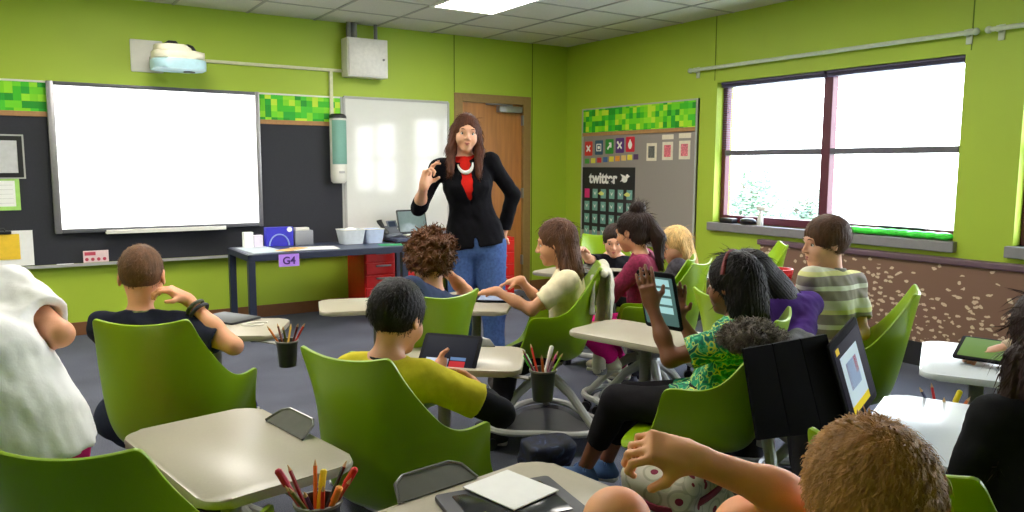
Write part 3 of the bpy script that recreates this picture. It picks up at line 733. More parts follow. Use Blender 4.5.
# ================================================================ CLASSROOM CHAIRS WITH SWIVEL DESKS
def shell_mesh():
    # centre line of the bucket (y forward, z up) and rim line (x, y, z), front lip to top of the back
    Cn = [(.250, .440), (.215, .452), (.15, .455), (.08, .448), (.00, .440), (-.08, .438), (-.14, .446), (-.185, .475), (-.21, .54), (-.228, .62), (-.245, .71), (-.260, .80), (-.280, .905)]
    E_ = [(.195, .215, .440), (.222, .185, .452), (.222, .14, .478), (.220, .105, .54), (.234, .080, .64), (.248, .066, .690), (.244, .00, .688), (.234, -.06, .688), (.216, -.115, .710), (.194, -.160, .765), (.174, -.203, .825), (.160, -.236, .878), (.152, -.262, .925)]
    rows = []
    NU = 14
    for j, ((cy, cz), (ex, ey, ez)) in enumerate(zip(Cn, E_)):
        row = []
        for i in range(NU+1):
            u = -1+2*i/NU; a = abs(u)
            seat = 1 if j < 8 else max(0, 1-(j-7)/3)
            n_ = 3.4*seat+2.0*(1-seat)
            g = a**n_
            fx = (1-(1-a)**1.5)*.35+a*.65 if seat > .5 else a
            x = math.copysign(ex*fx, u)
            row.append((x, cy+(ey-cy)*g, cz+(ez-cz)*g))
        rows.append(row)
    o = MB().grid(rows).done('shell', GREENPL)
    bake(o, [('SUBSURF', dict(levels=2, render_levels=2)), ('SOLIDIFY', dict(thickness=.009, offset=0)), ('BEVEL', dict(width=.003, segments=2, limit_method='ANGLE', angle_limit=1.2))])
    me = o.data; bpy.data.objects.remove(o)
    me.polygons.foreach_set('use_smooth', [True]*len(me.polygons))
    return me
SHELL = shell_mesh()
def base_mesh():
    w = MB()
    w.cyl((0, 0, .30), .028, .12, 16); w.cyl((0, 0, .395), .075, .035, 20, .10); w.box((-.11, -.09, .425), (.11, .09, .438), .004)
    return w.done('m', GREY).data
def ring_pts(z, s=1.0):
    return [((.27+.045*math.cos(3*a))*s*math.sin(a), (.27+.045*math.cos(3*a))*s*math.cos(a), z) for a in [2*PI*k/48 for k in range(48)]]
def _mk(fn):
    o = fn(); me = o.data; bpy.data.objects.remove(o); return me
COLM = _mk(lambda: (lambda w: (w.cyl((0, 0, .27), .028, .14, 16), w.cyl((0, 0, .39), .07, .036, 20, .10), w.box((-.11, -.09, .424), (.11, .09, .436), .004), w)[-1])(MB()).done('m', GREY))
RINGM = _mk(lambda: MB().tube(ring_pts(.115), .017, 8, closed=True, flat=1.0).done('m', LGREY))
def _tray():
    w = MB(); P_ = ring_pts(.10, .93)
    ring = [w.b.verts.new(p) for p in P_]; low = [w.b.verts.new((p[0]*.93, p[1]*.93, .085)) for p in P_]
    for k in range(48): w.b.faces.new((ring[k], ring[(k+1) % 48], low[(k+1) % 48], low[k]))
    w.b.faces.new(low)
    return w.done('m', mat('dark_grey_tray', (58, 58, 64), .5))
TRAYM = _mk(_tray)
def _leg(k):
    a = 2*PI*k/3; s, c = math.sin(a), math.cos(a)
    return MB().tube([(0, 0, .345), (.06*s, .06*c, .335), (.15*s, .15*c, .27), (.24*s, .24*c, .17), (.305*s, .305*c, .10)], [.030, .027, .023, .021, .020], 10).done('m', LGREY)
LEGM = [_mk(lambda k=k: _leg(k)) for k in range(3)]
def _caster(k):
    a = 2*PI*k/3; x, y = .305*math.sin(a), .305*math.cos(a)
    w = MB(); w.cyl((x-.022, y, .03), .03, .016, 16, axis='x'); w.cyl((x+.006, y, .03), .03, .016, 16, axis='x'); w.box((x-.008, y-.012, .03), (x+.008, y+.012, .09), .003)
    return w.done('m', DARK)
CASTM = [_mk(lambda k=k: _caster(k)) for k in range(3)]
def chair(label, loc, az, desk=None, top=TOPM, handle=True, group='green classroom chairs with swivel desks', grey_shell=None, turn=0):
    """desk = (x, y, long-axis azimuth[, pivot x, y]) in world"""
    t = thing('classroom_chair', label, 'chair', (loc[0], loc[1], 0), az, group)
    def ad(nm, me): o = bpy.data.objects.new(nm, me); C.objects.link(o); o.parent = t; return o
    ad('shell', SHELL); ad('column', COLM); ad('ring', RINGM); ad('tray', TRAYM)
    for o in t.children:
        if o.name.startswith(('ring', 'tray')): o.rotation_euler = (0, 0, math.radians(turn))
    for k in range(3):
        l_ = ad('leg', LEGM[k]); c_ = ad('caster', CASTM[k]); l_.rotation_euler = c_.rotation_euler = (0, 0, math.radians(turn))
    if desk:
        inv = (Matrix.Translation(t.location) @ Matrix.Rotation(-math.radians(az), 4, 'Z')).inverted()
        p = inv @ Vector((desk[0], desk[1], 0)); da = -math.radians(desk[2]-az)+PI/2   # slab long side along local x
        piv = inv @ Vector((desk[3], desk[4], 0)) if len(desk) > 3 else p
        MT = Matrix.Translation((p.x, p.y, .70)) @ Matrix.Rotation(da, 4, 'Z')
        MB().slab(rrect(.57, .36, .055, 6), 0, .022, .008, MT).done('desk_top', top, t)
        w = MB(); q = Vector((piv.x, piv.y, 0)); h = q.normalized()
        w.tube([(0, 0, .405), (h.x*.12, h.y*.12, .395), (q.x*.8, q.y*.8, .40), (q.x*.96, q.y*.96, .43), (q.x, q.y, .50), (q.x, q.y, .66), (q.x, q.y, .695)], [.020, .020, .022, .024, .024, .024, .045], 12)
        w.slab(rrect(.22, .14, .03, 4), .688, .700, .002, Matrix.Translation((q.x+(p.x-q.x)*.3, q.y+(p.y-q.y)*.3, 0)) @ Matrix.Rotation(da, 4, 'Z'))
        w.done('desk_arm', GREY, t)
        if handle:
            sgn = handle if handle in (1, -1) else 1
            w = MB(); w.slab([(-.11, 0), (.11, 0), (.085, .05), (.05, .062), (-.05, .062), (-.085, .05)], 0, .008, .003, MT @ Matrix.Translation((-.06*sgn, .165, .018)) @ Matrix.Rotation(math.radians(22), 4, 'X'))
            w.done('tablet_ledge', mat('smoky_plastic', (98, 98, 92), .25), t)
    return t

# ================================================================ SMOOTH BODIES
def cap(a, b, r0, r1): return ('cap', np.array(a, float), np.array(b, float), r0, r1)
def cyl(a, b, r0, r1): return ('cyl', np.array(a, float), np.array(b, float), r0, r1)
def ell(c, r, R=None): return ('ell', np.array(c, float), np.array(r, float), np.eye(3) if R is None else np.array(R, float))
def rbx(c, h, rr, R=None): return ('rbx', np.array(c, float), np.array(h, float), rr, np.eye(3) if R is None else np.array(R, float))
def half(p, n): return ('half', np.array(p, float), np.array(n, float)/np.linalg.norm(n))
def bounds(p):
    if p[0] in ('cap', 'cyl'):
        r = max(p[3], p[4]); return np.minimum(p[1], p[2])-r, np.maximum(p[1], p[2])+r
    if p[0] == 'ell': m = max(p[2]); return p[1]-m, p[1]+m
    if p[0] == 'rbx': m = np.linalg.norm(p[2])+p[3]; return p[1]-m, p[1]+m
    return None
def dist(p, X, Y, Z):
    if p[0] in ('cap', 'cyl'):
        a, b = p[1], p[2]; ba = b-a; L = ba@ba+1e-12
        px, py, pz = X-a[0], Y-a[1], Z-a[2]
        h0 = (px*ba[0]+py*ba[1]+pz*ba[2])/L; h = np.clip(h0, 0, 1)
        d = np.sqrt((px-ba[0]*h)**2+(py-ba[1]*h)**2+(pz-ba[2]*h)**2)-(p[3]+(p[4]-p[3])*h)
        if p[0] == 'cyl': d = np.maximum(d, (h0-1)*math.sqrt(L))
        return d
    if p[0] == 'ell':
        R = p[3]; q = [(X-p[1][0])*R[i][0]+(Y-p[1][1])*R[i][1]+(Z-p[1][2])*R[i][2] for i in range(3)]; r = p[2]
        k0 = np.sqrt(sum((q[i]/r[i])**2 for i in range(3))); k1 = np.sqrt(sum((q[i]/r[i]**2)**2 for i in range(3)))+1e-9
        return k0*(k0-1)/k1
    if p[0] == 'rbx':
        R = p[4]; q = [np.abs((X-p[1][0])*R[i][0]+(Y-p[1][1])*R[i][1]+(Z-p[1][2])*R[i][2])-p[2][i] for i in range(3)]
        return np.sqrt(sum(np.maximum(a, 0)**2 for a in q))+np.minimum(np.maximum(np.maximum(q[0], q[1]), q[2]), 0)-p[3]
    return -((X-p[1][0])*p[2][0]+(Y-p[1][1])*p[2][1]+(Z-p[1][2])*p[2][2])
_nr = np.random.RandomState(5); _K = _nr.randn(14, 3); _K /= np.linalg.norm(_K, axis=1)[:, None]; _PH = _nr.rand(14)*6.28
def wav(X, Y, Z, f, seed=0):
    s = 0
    for i in range(7):
        k = _K[(i+seed) % 14]*f*(.7+.12*i); s = s+np.sin(k[0]*X+k[1]*Y+k[2]*Z+_PH[(i*3+seed) % 14])
    return s/3.2
def sdf_mesh(name, items, vox, m, parent=None, disp=None, loc=(0, 0, 0), recenter=None):
    """items: (op, prim, k). One continuous surface through the smooth union / cut of all of them"""
    los, his = [], []
    for op, p, k in items:
        if op == '+':
            b = bounds(p); los.append(b[0]); his.append(b[1])
    lo = np.min(los, 0)-.03; hi = np.max(his, 0)+.03
    n = np.ceil((hi-lo)/vox).astype(int)+1
    ax = [lo[i]+np.arange(n[i])*vox for i in range(3)]
    D = np.full(n, .25, np.float32)
    for op, p, k in items:
        b = bounds(p)
        if b is None: s = [slice(None)]*3
        else:
            pad = k+.04
            s = [slice(max(0, int((b[0][i]-pad-lo[i])/vox)), max(0, min(n[i], int((b[1][i]+pad-lo[i])/vox)+2))) for i in range(3)]
        X = ax[0][s[0]][:, None, None]; Y = ax[1][s[1]][None, :, None]; Z = ax[2][s[2]][None, None, :]
        if 0 in (X.size, Y.size, Z.size): continue
        d = dist(p, X, Y, Z).astype(np.float32); sub = D[s[0], s[1], s[2]]; k = max(k, 1e-4)
        if op == '+':
            h = np.maximum(k-np.abs(sub-d), 0)/k; r = np.minimum(sub, d)-h*h*k*.25
        else:
            d = -d; h = np.maximum(k-np.abs(sub-d), 0)/k; r = np.maximum(sub, d)+h*h*k*.25
        D[s[0], s[1], s[2]] = r
    if disp is not None:
        X = ax[0][:, None, None]; Y = ax[1][None, :, None]; Z = ax[2][None, None, :]
        D = D+disp(X, Y, Z).astype(np.float32)
    D[0] = D[-1] = .1; D[:, 0] = D[:, -1] = .1; D[:, :, 0] = D[:, :, -1] = .1
    D[D == 0] = 1e-6
    S = D < 0
    c = sum(S[i:n[0]-1+i, j:n[1]-1+j, l:n[2]-1+l].astype(np.int8) for i in (0, 1) for j in (0, 1) for l in (0, 1))
    act = np.argwhere((c > 0) & (c < 8))
    idx = np.full(n, -1, np.int32); idx[act[:, 0], act[:, 1], act[:, 2]] = np.arange(len(act))
    offs = [(i, j, l) for i in (0, 1) for j in (0, 1) for l in (0, 1)]
    V = np.stack([D[act[:, 0]+o[0], act[:, 1]+o[1], act[:, 2]+o[2]] for o in offs], 1)
    acc = np.zeros((len(act), 3)); cnt = np.zeros(len(act))
    for a in range(8):
        for bb in range(a+1, 8):
            df = [offs[bb][q]-offs[a][q] for q in range(3)]
            if sum(abs(q) for q in df) != 1: continue
            mk = (V[:, a] < 0) != (V[:, bb] < 0)
            t = np.where(mk, V[:, a]/(V[:, a]-V[:, bb]+1e-12), 0)
            acc += np.where(mk[:, None], np.array(offs[a])+t[:, None]*np.array(df), 0); cnt += mk
    P_ = lo+(act+acc/np.maximum(cnt, 1)[:, None])*vox
    F_ = []
    for q in range(3):
        u, v = (q+1) % 3, (q+2) % 3
        sl0 = [slice(None)]*3; sl1 = [slice(None)]*3; sl0[q] = slice(0, -1); sl1[q] = slice(1, None)
        A = S[tuple(sl0)]; B = S[tuple(sl1)]
        e = np.argwhere(A != B)
        fl = A[e[:, 0], e[:, 1], e[:, 2]]
        e1 = e.copy(); e1[:, u] -= 1; e2 = e1.copy(); e2[:, v] -= 1; e3 = e.copy(); e3[:, v] -= 1
        g = np.stack([idx[x[:, 0], x[:, 1], x[:, 2]] for x in (e, e1, e2, e3)], 1)
        g[~fl] = g[~fl][:, ::-1]
        F_.append(g[(g >= 0).all(1)])
    F_ = np.concatenate(F_)
    off = np.array(recenter if recenter is not None else loc, float)
    me = bpy.data.meshes.new(name)
    me.vertices.add(len(P_)); me.vertices.foreach_set('co', (P_-off).ravel())
    me.loops.add(F_.size); me.loops.foreach_set('vertex_index', F_.ravel().astype(np.int32))
    me.polygons.add(len(F_)); me.polygons.foreach_set('loop_start', np.arange(0, F_.size, 4, dtype=np.int32)); me.polygons.foreach_set('loop_total', np.full(len(F_), 4, np.int32))
    me.update(calc_edges=True); me.validate()
    me.polygons.foreach_set('use_smooth', [True]*len(me.polygons))
    return link(name, me, m, parent)

Zv_ = np.array([0, 0, 1.])
def unit(v): v = np.array(v, float); return v/(np.linalg.norm(v)+1e-12)
def ik(a, b, l1, l2, pole):
    """middle joint of a two-bone chain; returns joint and reachable end"""
    a = np.array(a, float); b = np.array(b, float); d = b-a; L = np.linalg.norm(d); u = d/L
    if L > (l1+l2)*.995: L = (l1+l2)*.995; b = a+u*L
    x = (l1*l1-l2*l2+L*L)/(2*L); h = math.sqrt(max(l1*l1-x*x, 0))
    p = np.array(pole, float); p = unit(p-u*(p@u))
    return a+u*x+p*h, b
def rotv(v, ax, a):
    ax = unit(ax); return v*math.cos(a)+np.cross(ax, v)*math.sin(a)+ax*(ax@v)*(1-math.cos(a))
def hand_prims(wr, d, palm, side, k, curl=.35, thumb=.5, spread=.06, curls=None):
    """wr wrist, d finger direction, palm = direction the palm faces, side = +1 when the thumb is on cross(d, palm)"""
    d = unit(d); palm = unit(palm-d*(palm@d)); th = np.cross(d, palm)*side
    it = []
    c = wr+d*.040*k
    it.append(('+', rbx(c, (.022*k, .030*k, .004*k), .009*k, [th, d, palm]), .014*k))
    it.append(('+', cap(wr-d*.01, wr+d*.03*k, .019*k, .018*k), .02*k))
    it.append(('+', ell(wr+d*.030*k+th*.02*k+palm*.008*k, (.014*k, .022*k, .012*k), [th, d, palm]), .012*k))
    L = [(.030, .92), (.033, 1.06), (.031, 1.0), (.024, .80)]
    for i in range(4):
        o = (1.5-i)*.0165*k
        p = wr+d*(.074-.003*abs(i-1))*k+th*o
        dd = unit(d+th*(1.5-i)*spread); cu = (curls[i] if curls else curl)
        ln = [.034*L[i][1]*k, .024*L[i][1]*k, .019*L[i][1]*k]; r = .0078*k*(.92 if i == 3 else 1)
        axis = np.cross(dd, palm)
        for j in range(3):
            dd = rotv(dd, axis, cu*(.8 if j == 0 else 1.05))
            q = p+dd*ln[j]; it.append(('+', cap(p, q, r*(1-.06*j), r*(.95-.07*j)), .004*k)); p = q
    p = wr+d*.022*k+th*.024*k
    dd = unit(d*.55+th*.75+palm*thumb); it.append(('+', cap(p, p+dd*.034*k, .0115*k, .0095*k), .01*k)); p = p+dd*.034*k
    dd = unit(dd+d*.5-th*.3+palm*thumb*.4); it.append(('+', cap(p, p+dd*.026*k, .0092*k, .0078*k), .004*k))
    return it

SKIN = {'fair': (224, 168, 138), 'tan': (206, 148, 112), 'olive': (186, 126, 88), 'brown': (122, 74, 50), 'blond': (242, 170, 122), 'peach': (226, 160, 122)}
def skin(k): return mat('skin_'+k, SKIN[k], .5, .05, 25, .04, 400, sss=.12)
def hairmat(nm, rgb): return mat('hair_'+nm, rgb, .55, .30, 55, .2, 420, stretch=(1, 1, .35), spec=.25)
LIPS = mat('lips', (170, 84, 78), .4); EYEW = mat('eye_white', (232, 230, 226), .2); IRIS = mat('iris_brown', (52, 32, 22), .15)

def strands(me, n, comb, L, w, lift, off, seed=1, zmin=None, wiggle=0.0, up=None):
    """ribbon strands rooted on the hair surface; returns verts, faces"""
    co = np.zeros(len(me.vertices)*3); me.vertices.foreach_get('co', co); co = co.reshape(-1, 3)
    no = np.zeros(len(me.polygons)*3); me.polygons.foreach_get('normal', no); no = no.reshape(-1, 3)
    ce = np.zeros(len(me.polygons)*3); me.polygons.foreach_get('center', ce); ce = ce.reshape(-1, 3)
    r = np.random.RandomState(seed); pick = r.randint(0, len(ce), n)
    p = ce[pick]+r.randn(n, 3)*.002; nn = no[pick]
    d = comb(p); d = d-nn*(d*nn).sum(1)[:, None]; d /= np.linalg.norm(d, axis=1)[:, None]+1e-9
    d += r.randn(n, 3)*.06; LL = L*(.6+.7*r.rand(n))[:, None]; s = np.cross(nn, d); s /= np.linalg.norm(s, axis=1)[:, None]+1e-9
    lf = lift*(.4+.9*r.rand(n))[:, None]; ww = w*(.6+.8*r.rand(n))[:, None]
    cv = lambda q: q*q/.20
    P0 = p-nn*.003; P1 = p+d*LL*.35+nn*(lf*.7-cv(LL*.35))+s*wiggle*r.randn(n, 1); P2 = p+d*LL*.7+nn*(lf-cv(LL*.7))+s*wiggle*r.randn(n, 1); P3 = p+d*LL+nn*(lf*.9-cv(LL))
    vs = np.concatenate([P0-s*ww, P0+s*ww, P1-s*ww, P1+s*ww, P2-s*ww*.7, P2+s*ww*.7, P3], 0)
    i = np.arange(n); q = lambda a: i+a*n
    fs = np.concatenate([np.stack([q(0), q(1), q(3), q(2)], 1), np.stack([q(2), q(3), q(5), q(4)], 1)]); tr = np.stack([q(4), q(5), q(6)], 1)
    return vs, fs, tr
def add_strands(o, *a, keep=None, **k):
    vs, fs, tr = strands(o.data, *a, **k)
    if keep is not None:
        n_ = a[0]; ok = keep(vs[6*n_:7*n_]) & keep(vs[2*n_:3*n_]); i = np.where(ok)[0]; fs = np.concatenate([fs[:n_][i], fs[n_:][i]]); tr = tr[i]
    me = o.data; nv = len(me.vertices)
    co = np.zeros(nv*3); me.vertices.foreach_get('co', co)
    V = [tuple(x) for x in co.reshape(-1, 3)]+[tuple(x) for x in vs]
    Fc = [tuple(p.vertices) for p in me.polygons]+[tuple(int(y)+nv for y in x) for x in fs]+[tuple(int(y)+nv for y in x) for x in tr]
    m2 = bpy.data.meshes.new(me.name); m2.from_pydata(V, [], Fc); m2.polygons.foreach_set('use_smooth', [True]*len(m2.polygons))
    m2.materials.append(me.materials[0]); o.data = m2

def person(label, head, hip, az, haz=None, pitch=8, roll=0, S=1.0, hs=.93, sk='fair', hair=('short', 'brown', (70, 44, 28)), shirt=None, sleeve='short', pants=None, legs='long', shoes=(40, 40, 60),
           wrists=None, feet=None, vox=.006, shoulder=.135, pole=None, hands=None, elbows=None, knees=None, collar=None, female=False, skirt=None, hair_n=1500, shaz=None, stand=False, grp='pupils in class', mouth=True, hemdrop=.05, bareleg=False, bust=0):
    head = np.array(head, float); hip = np.array(hip, float)
    haz = az if haz is None else haz
    a = math.radians(haz); p_ = math.radians(pitch); ro = math.radians(roll)
    f = np.array([math.sin(a)*math.cos(p_), math.cos(a)*math.cos(p_), -math.sin(p_)]); r = np.array([math.cos(a), -math.sin(a), 0.]); u = np.cross(r, f)
    r, u = r*math.cos(ro)+u*math.sin(ro), -r*math.sin(ro)+u*math.cos(ro)
    H = lambda x, y, z: head+(r*x+f*y+u*z)*hs
    HR = [r, f, u]
    a = math.radians(az if shaz is None else shaz); F = np.array([math.sin(math.radians(az)), math.cos(math.radians(az)), 0.])
    N = H(0, -.035, -.135)
    T = unit(N-hip); TL = np.linalg.norm(N-hip)
    Rs = np.array([math.cos(a), -math.sin(a), 0.]); Rs = unit(Rs-T*(Rs@T)); Fs = np.cross(T, Rs)
    Rh = np.array([math.cos(math.radians(az)), -math.sin(math.radians(az)), 0.])
    TR = [Rs, Fs, T]
    t = thing('person', label, 'person', (hip[0], hip[1], 0), 0, grp)
    lo = np.array([hip[0], hip[1], 0.])
    ua, fa, th_, sh_ = .235*S, .205*S, .35*S, .335*S
    SHp = {s: N-T*.045*S+Rs*s*shoulder*S for s in (-1, 1)}
    HPp = {s: hip+Rh*s*.075*S for s in (-1, 1)}
    pole = pole or {}; wrists = wrists or {}; feet = feet or {}; hands = hands or {}
    EL, WR = {}, {}
    for s in (-1, 1):
        w_ = wrists.get(s); w_ = hip+F*.30*S+Rh*s*.10*S+np.array([0, 0, .20*S]) if w_ is None else np.array(w_, float)
        EL[s], WR[s] = ik(SHp[s], w_, ua, fa, pole.get(s, -F*.3+Rs*s*.55+np.array([0, 0, -1.])))
        if elbows and s in elbows: EL[s] = np.array(elbows[s], float); WR[s] = w_
    KN, AN = {}, {}
    for s in (-1, 1):
        q = feet.get(s)
        if q is None: q = hip+F*(.36*S)+Rh*s*.10*S; q[2] = .08
        KN[s], AN[s] = ik(HPp[s], q, th_, sh_, (F+np.array([0, 0, .9])) if not stand else F+.0)
        if knees and s in knees: KN[s] = np.array(knees[s], float); AN[s] = np.array(q, float)
    # ---- body
    it = []
    hw = 1.06 if female else 1
    it += [('+', ell(hip+T*.02, (.118*S*hw, .088*S, .10*S), TR), .03), ('+', ell(hip+T*TL*.40, (.100*S, .072*S, .12*S), TR), .05), ('+', ell(hip+T*TL*.70, (.118*S, .082*S, .13*S), TR), .05)]
    it += [('+', cap(SHp[-1]-T*.005, SHp[1]-T*.005, .040*S, .040*S), .05), ('+', cap(N-T*.03, H(0, -.025, -.05), .042*S, .044*hs), .03)]
    if bust: it.append(('+', ell(hip+T*TL*.66+Fs*.06*S+Rs*.045*S, (.045*S, .04*S, .045*S), TR), .03)); it.append(('+', ell(hip+T*TL*.66+Fs*.06*S-Rs*.045*S, (.045*S, .04*S, .045*S), TR), .03))
    for s in (-1, 1):
        it += [('+', cap(SHp[s], EL[s], .040*S, .030*S), .03), ('+', cap(EL[s], EL[s]+(WR[s]-EL[s])*.45, .031*S, .028*S), .02), ('+', cap(EL[s]+(WR[s]-EL[s])*.4, WR[s], .029*S, .020*S), .02)]
        it += [('+', cap(HPp[s], KN[s], .074*S, .048*S), .03), ('+', cap(KN[s], KN[s]+(AN[s]-KN[s])*.4, .047*S, .046*S), .02), ('+', cap(KN[s]+(AN[s]-KN[s])*.3, AN[s], .045*S, .029*S), .03)]
        fd = F if not stand else F
        it += [('+', cap(AN[s]-np.array([0, 0, .03]), AN[s]+fd*.10*S-np.array([0, 0, .045]), .028*S, .022*S), .02)]
        hd = hands.get(s, {})
        d = hd.get('d', unit(WR[s]-EL[s])); pl = hd.get('palm', np.array([0, 0, -1.])+0.01*F)
        it += hand_prims(WR[s], np.array(d, float), np.array(pl, float), s*hd.get('flip', 1), S*hd.get('k', 1), hd.get('curl', .35), hd.get('thumb', .5), hd.get('spread', .06), hd.get('curls'))
    # ---- head
    E3 = lambda c, rr: ell(H(*c), tuple(q*hs for q in rr), HR)
    it += [('+', E3((0, -.014, .030), (.072, .092, .085)), .02), ('+', E3((0, .022, -.030), (.060, .064, .072)), .03), ('+', E3((0, .062, -.090), (.026, .022, .020)), .03),
           ('+', E3((.034, .052, -.034), (.026, .028, .028)), .02), ('+', E3((-.034, .052, -.034), (.026, .028, .028)), .02),
           ('+', cap(H(-.032, .074, .022), H(.032, .074, .022), .013*hs, .013*hs), .02)]
    for s in (-1, 1):
        it.append(('-', E3((s*.031, .096, .002), (.017, .014, .011)), .012))
        it.append(('+', E3((s*.076, -.006, -.004), (.007, .019, .030)), .008)); it.append(('-', E3((s*.084, .0, .0), (.006, .010, .017)), .006))
    it += [('+', cap(H(0, .084, .008), H(0, .103, -.026), .0070*hs, .0105*hs), .012), ('+', E3((.010, .095, -.030), (.008, .010, .007)), .006), ('+', E3((-.010, .095, -.030), (.008, .010, .007)), .006)]
    it += [('+', cap(H(-.015, .083, -.054), H(.015, .083, -.054), .0075*hs, .0075*hs), .008), ('+', cap(H(-.012, .081, -.066), H(.012, .081, -.066), .0085*hs, .0085*hs), .008), ('-', cap(H(-.018, .096, -.0595), H(.018, .096, -.0595), .003, .003), .004)]
    sdf_mesh('body', it, vox, skin(sk), t, recenter=lo)
    if mouth:
        w = MB()
        w.tube([H(-.021, .0835, -.0575)-lo, H(-.008, .0905, -.0545)-lo, H(0, .0905, -.0558)-lo, H(.008, .0905, -.0545)-lo, H(.021, .0835, -.0575)-lo], [.001, .0036, .0032, .0036, .001], 8)
        w.tube([H(-.019, .084, -.0605)-lo, H(0, .0905, -.0645)-lo, H(.019, .084, -.0605)-lo], [.001, .0044, .001], 8)
        w.done('lips', LIPS, t)
        for s in (-1, 1):
            MB().tube([H(s*.018, .0900, .026)-lo, H(s*.032, .0895, .030)-lo, H(s*.047, .079, .026)-lo], [.0016, .0024, .001], 6).done('eyebrow', hairmat(hair[1], hair[2]), t)
            MB().tube([H(s*.020, .0785, .006)-lo, H(s*.026, .0815, .0115)-lo, H(s*.035, .0805, .0115)-lo, H(s*.043, .0735, .005)-lo], [.0008, .0016, .0016, .0008], 6).done('eyelashes', mat('dark_lashes', (30, 22, 20), .7), t)
        for s in (-1, 1):
            e = MB().ball(H(s*.031, .0705, .002)-lo, .0108*hs, 14).done('eye', EYEW, t); c_ = H(s*.031, .0705, .002)+f*.0068*hs
            MB().ball(c_-lo, .0062*hs, 10).done('iris', IRIS, e)
    # ---- hair
    st, hn, hc = hair[:3]; ex = hair[3] if len(hair) > 3 else {}
    hm = hairmat(hn, hc); th = ex.get('t', .009)
    hi = [('+', E3((0, -.016, .032), (.072+th, .092+th, .086+th)), .01)]
    for q in ex.get('add', []): 
        if q[0] == 'e': hi.append(('+', E3(q[1], q[2]), q[3]))
        else: hi.append(('+', cap(H(*q[1]), H(*q[2]), q[3]*hs, q[4]*hs), q[5]))
    cf = ex.get('face', ((0, .122, -.012), (.074, .07, .078)))
    hi.append(('-', E3(*cf), .012))
    if st in ('short', 'buzz', 'curly'):
        hi.append(('-', E3((0, .035, -.085), (.14, .068, .080)), .012)); hi.append(('-', E3((0, -.07, -.135), (.13, .13, .078)), .015))
    hl = head
    def hdisp(X, Y, Z):
        x = (X-hl[0])*r[0]+(Y-hl[1])*r[1]+(Z-hl[2])*r[2]; y = (X-hl[0])*f[0]+(Y-hl[1])*f[1]+(Z-hl[2])*f[2]; z = (X-hl[0])*u[0]+(Y-hl[1])*u[1]+(Z-hl[2])*u[2]
        if st == 'curly': return .011*wav(X, Y, Z, 150)+.006*wav(X, Y, Z, 300, 3)
        an = np.arctan2(x, y+.03)
        g = .0010 if st == 'short' else (.0007 if st == 'buzz' else .0016)
        return g*np.sin(an*(34 if st != 'long' else 44)+2.2*wav(X, Y, Z, 22))+g*.6*np.sin(an*71+wav(X, Y, Z, 40, 4)*2)
    ho = sdf_mesh('hair', hi, ex.get('vox', .0045), hm, t, disp=hdisp, recenter=lo)
    crown = H(0, -.05, .115)-lo; sw = ex.get('swirl', .35)
    def keep(p):
        q = (p+lo-head)/hs; x = q@r; y = q@f; z = q@u
        return ~((np.abs(x) < .060) & (y > .045) & (z < .066))
    def comb(p):
        d = p-crown
        if st == 'long': q = (p+lo-head)/hs; x = q@r; d = d+r*(np.sign(x)*.12*np.clip((q@f-.0)/.06, 0, 1)*np.clip((q@u)/.05, 0, 1))[:, None]
        d = d+0; c = np.cross(d, u); b = d+c*sw
        if 'dir' in ex: b = b*.45+(r*ex['dir'][0]+f*ex['dir'][1]+u*ex['dir'][2])*.1
        if st == 'curly': b = b+np.random.RandomState(2).randn(*p.shape)*.1
        return b
    LS = {'buzz': (.012, .0009, .0015), 'short': (.022, .0010, .0015), 'curly': (.02, .0022, .010), 'long': (.05, .0012, .0008)}[st]
    add_strands(ho, hair_n, comb, LS[0]*ex.get('L', 1), LS[1], LS[2]*ex.get('lift', 1), 0, wiggle=.004 if st == 'curly' else .0015, keep=keep)
    # ---- clothes
    wr_ = lambda amp, fq, sd=0: (lambda X, Y, Z: amp*(wav(X, Y, Z*.55, fq, sd)+.6*wav(X*.6+Z*.5, Y, Z*.8, fq*1.9, sd+3)+.25*wav(X, Y, Z, fq*4, sd+5)))
    if shirt:
        g = ex.get('fit', .012)*S; ci = []
        ci += [('+', ell(hip+T*TL*.05, (.120*S*hw+g, .090*S+g, .11*S+g), TR), .04), ('+', ell(hip+T*TL*.40, (.104*S+g, .078*S+g, .13*S), TR), .05), ('+', ell(hip+T*TL*.70, (.118*S+g, .082*S+g, .13*S+g*.5), TR), .05), ('+', cap(SHp[-1]-T*.005, SHp[1]-T*.005, .040*S+g*.8, .040*S+g*.8), .05)]
        if bust: ci.append(('+', ell(hip+T*TL*.66+Fs*.06*S, (.095*S+g, .05*S+g, .055*S+g), TR), .04))
        ci.append(('+', cap(N-T*.05, N-T*.012, .062*S, .050*S), .02))
        for s in (-1, 1):
            if sleeve == 'short': e = SHp[s]+(EL[s]-SHp[s])*.72; ci.append(('+', cyl(SHp[s], e, .044*S+g, .046*S+g), .03))
            elif sleeve in ('long', 'three'):
                ci.append(('+', cap(SHp[s], EL[s], .042*S+g, .034*S+g*.9), .03)); e = EL[s]+(WR[s]-EL[s])*(.97 if sleeve == 'long' else .35); ci.append(('+', cyl(EL[s], e, .034*S+g*.9, (.024 if sleeve == 'long' else .033)*S+g*.8), .02))
        ci += ex.get('extra', [])
        ci.append(('-', half(hip-T*hemdrop*S, -T if not stand else -Zv_), .004))
        ci.append(('-', cap(N+T*.0, N+T*.12+Fs*.02, .044*S, .055*S), .008))
        ci.append(('-', half(N+T*.012, T), .008))
        for s in (-1, 1):   # hollow at cuff ends so the arm leaves a sleeve opening
            if sleeve == 'short': e = SHp[s]+(EL[s]-SHp[s])*.72; dd = unit(EL[s]-SHp[s]); ci.append(('-', cap(e-dd*.02, e+dd*.05, .038*S+g*.2, .04*S+g*.2), .004))
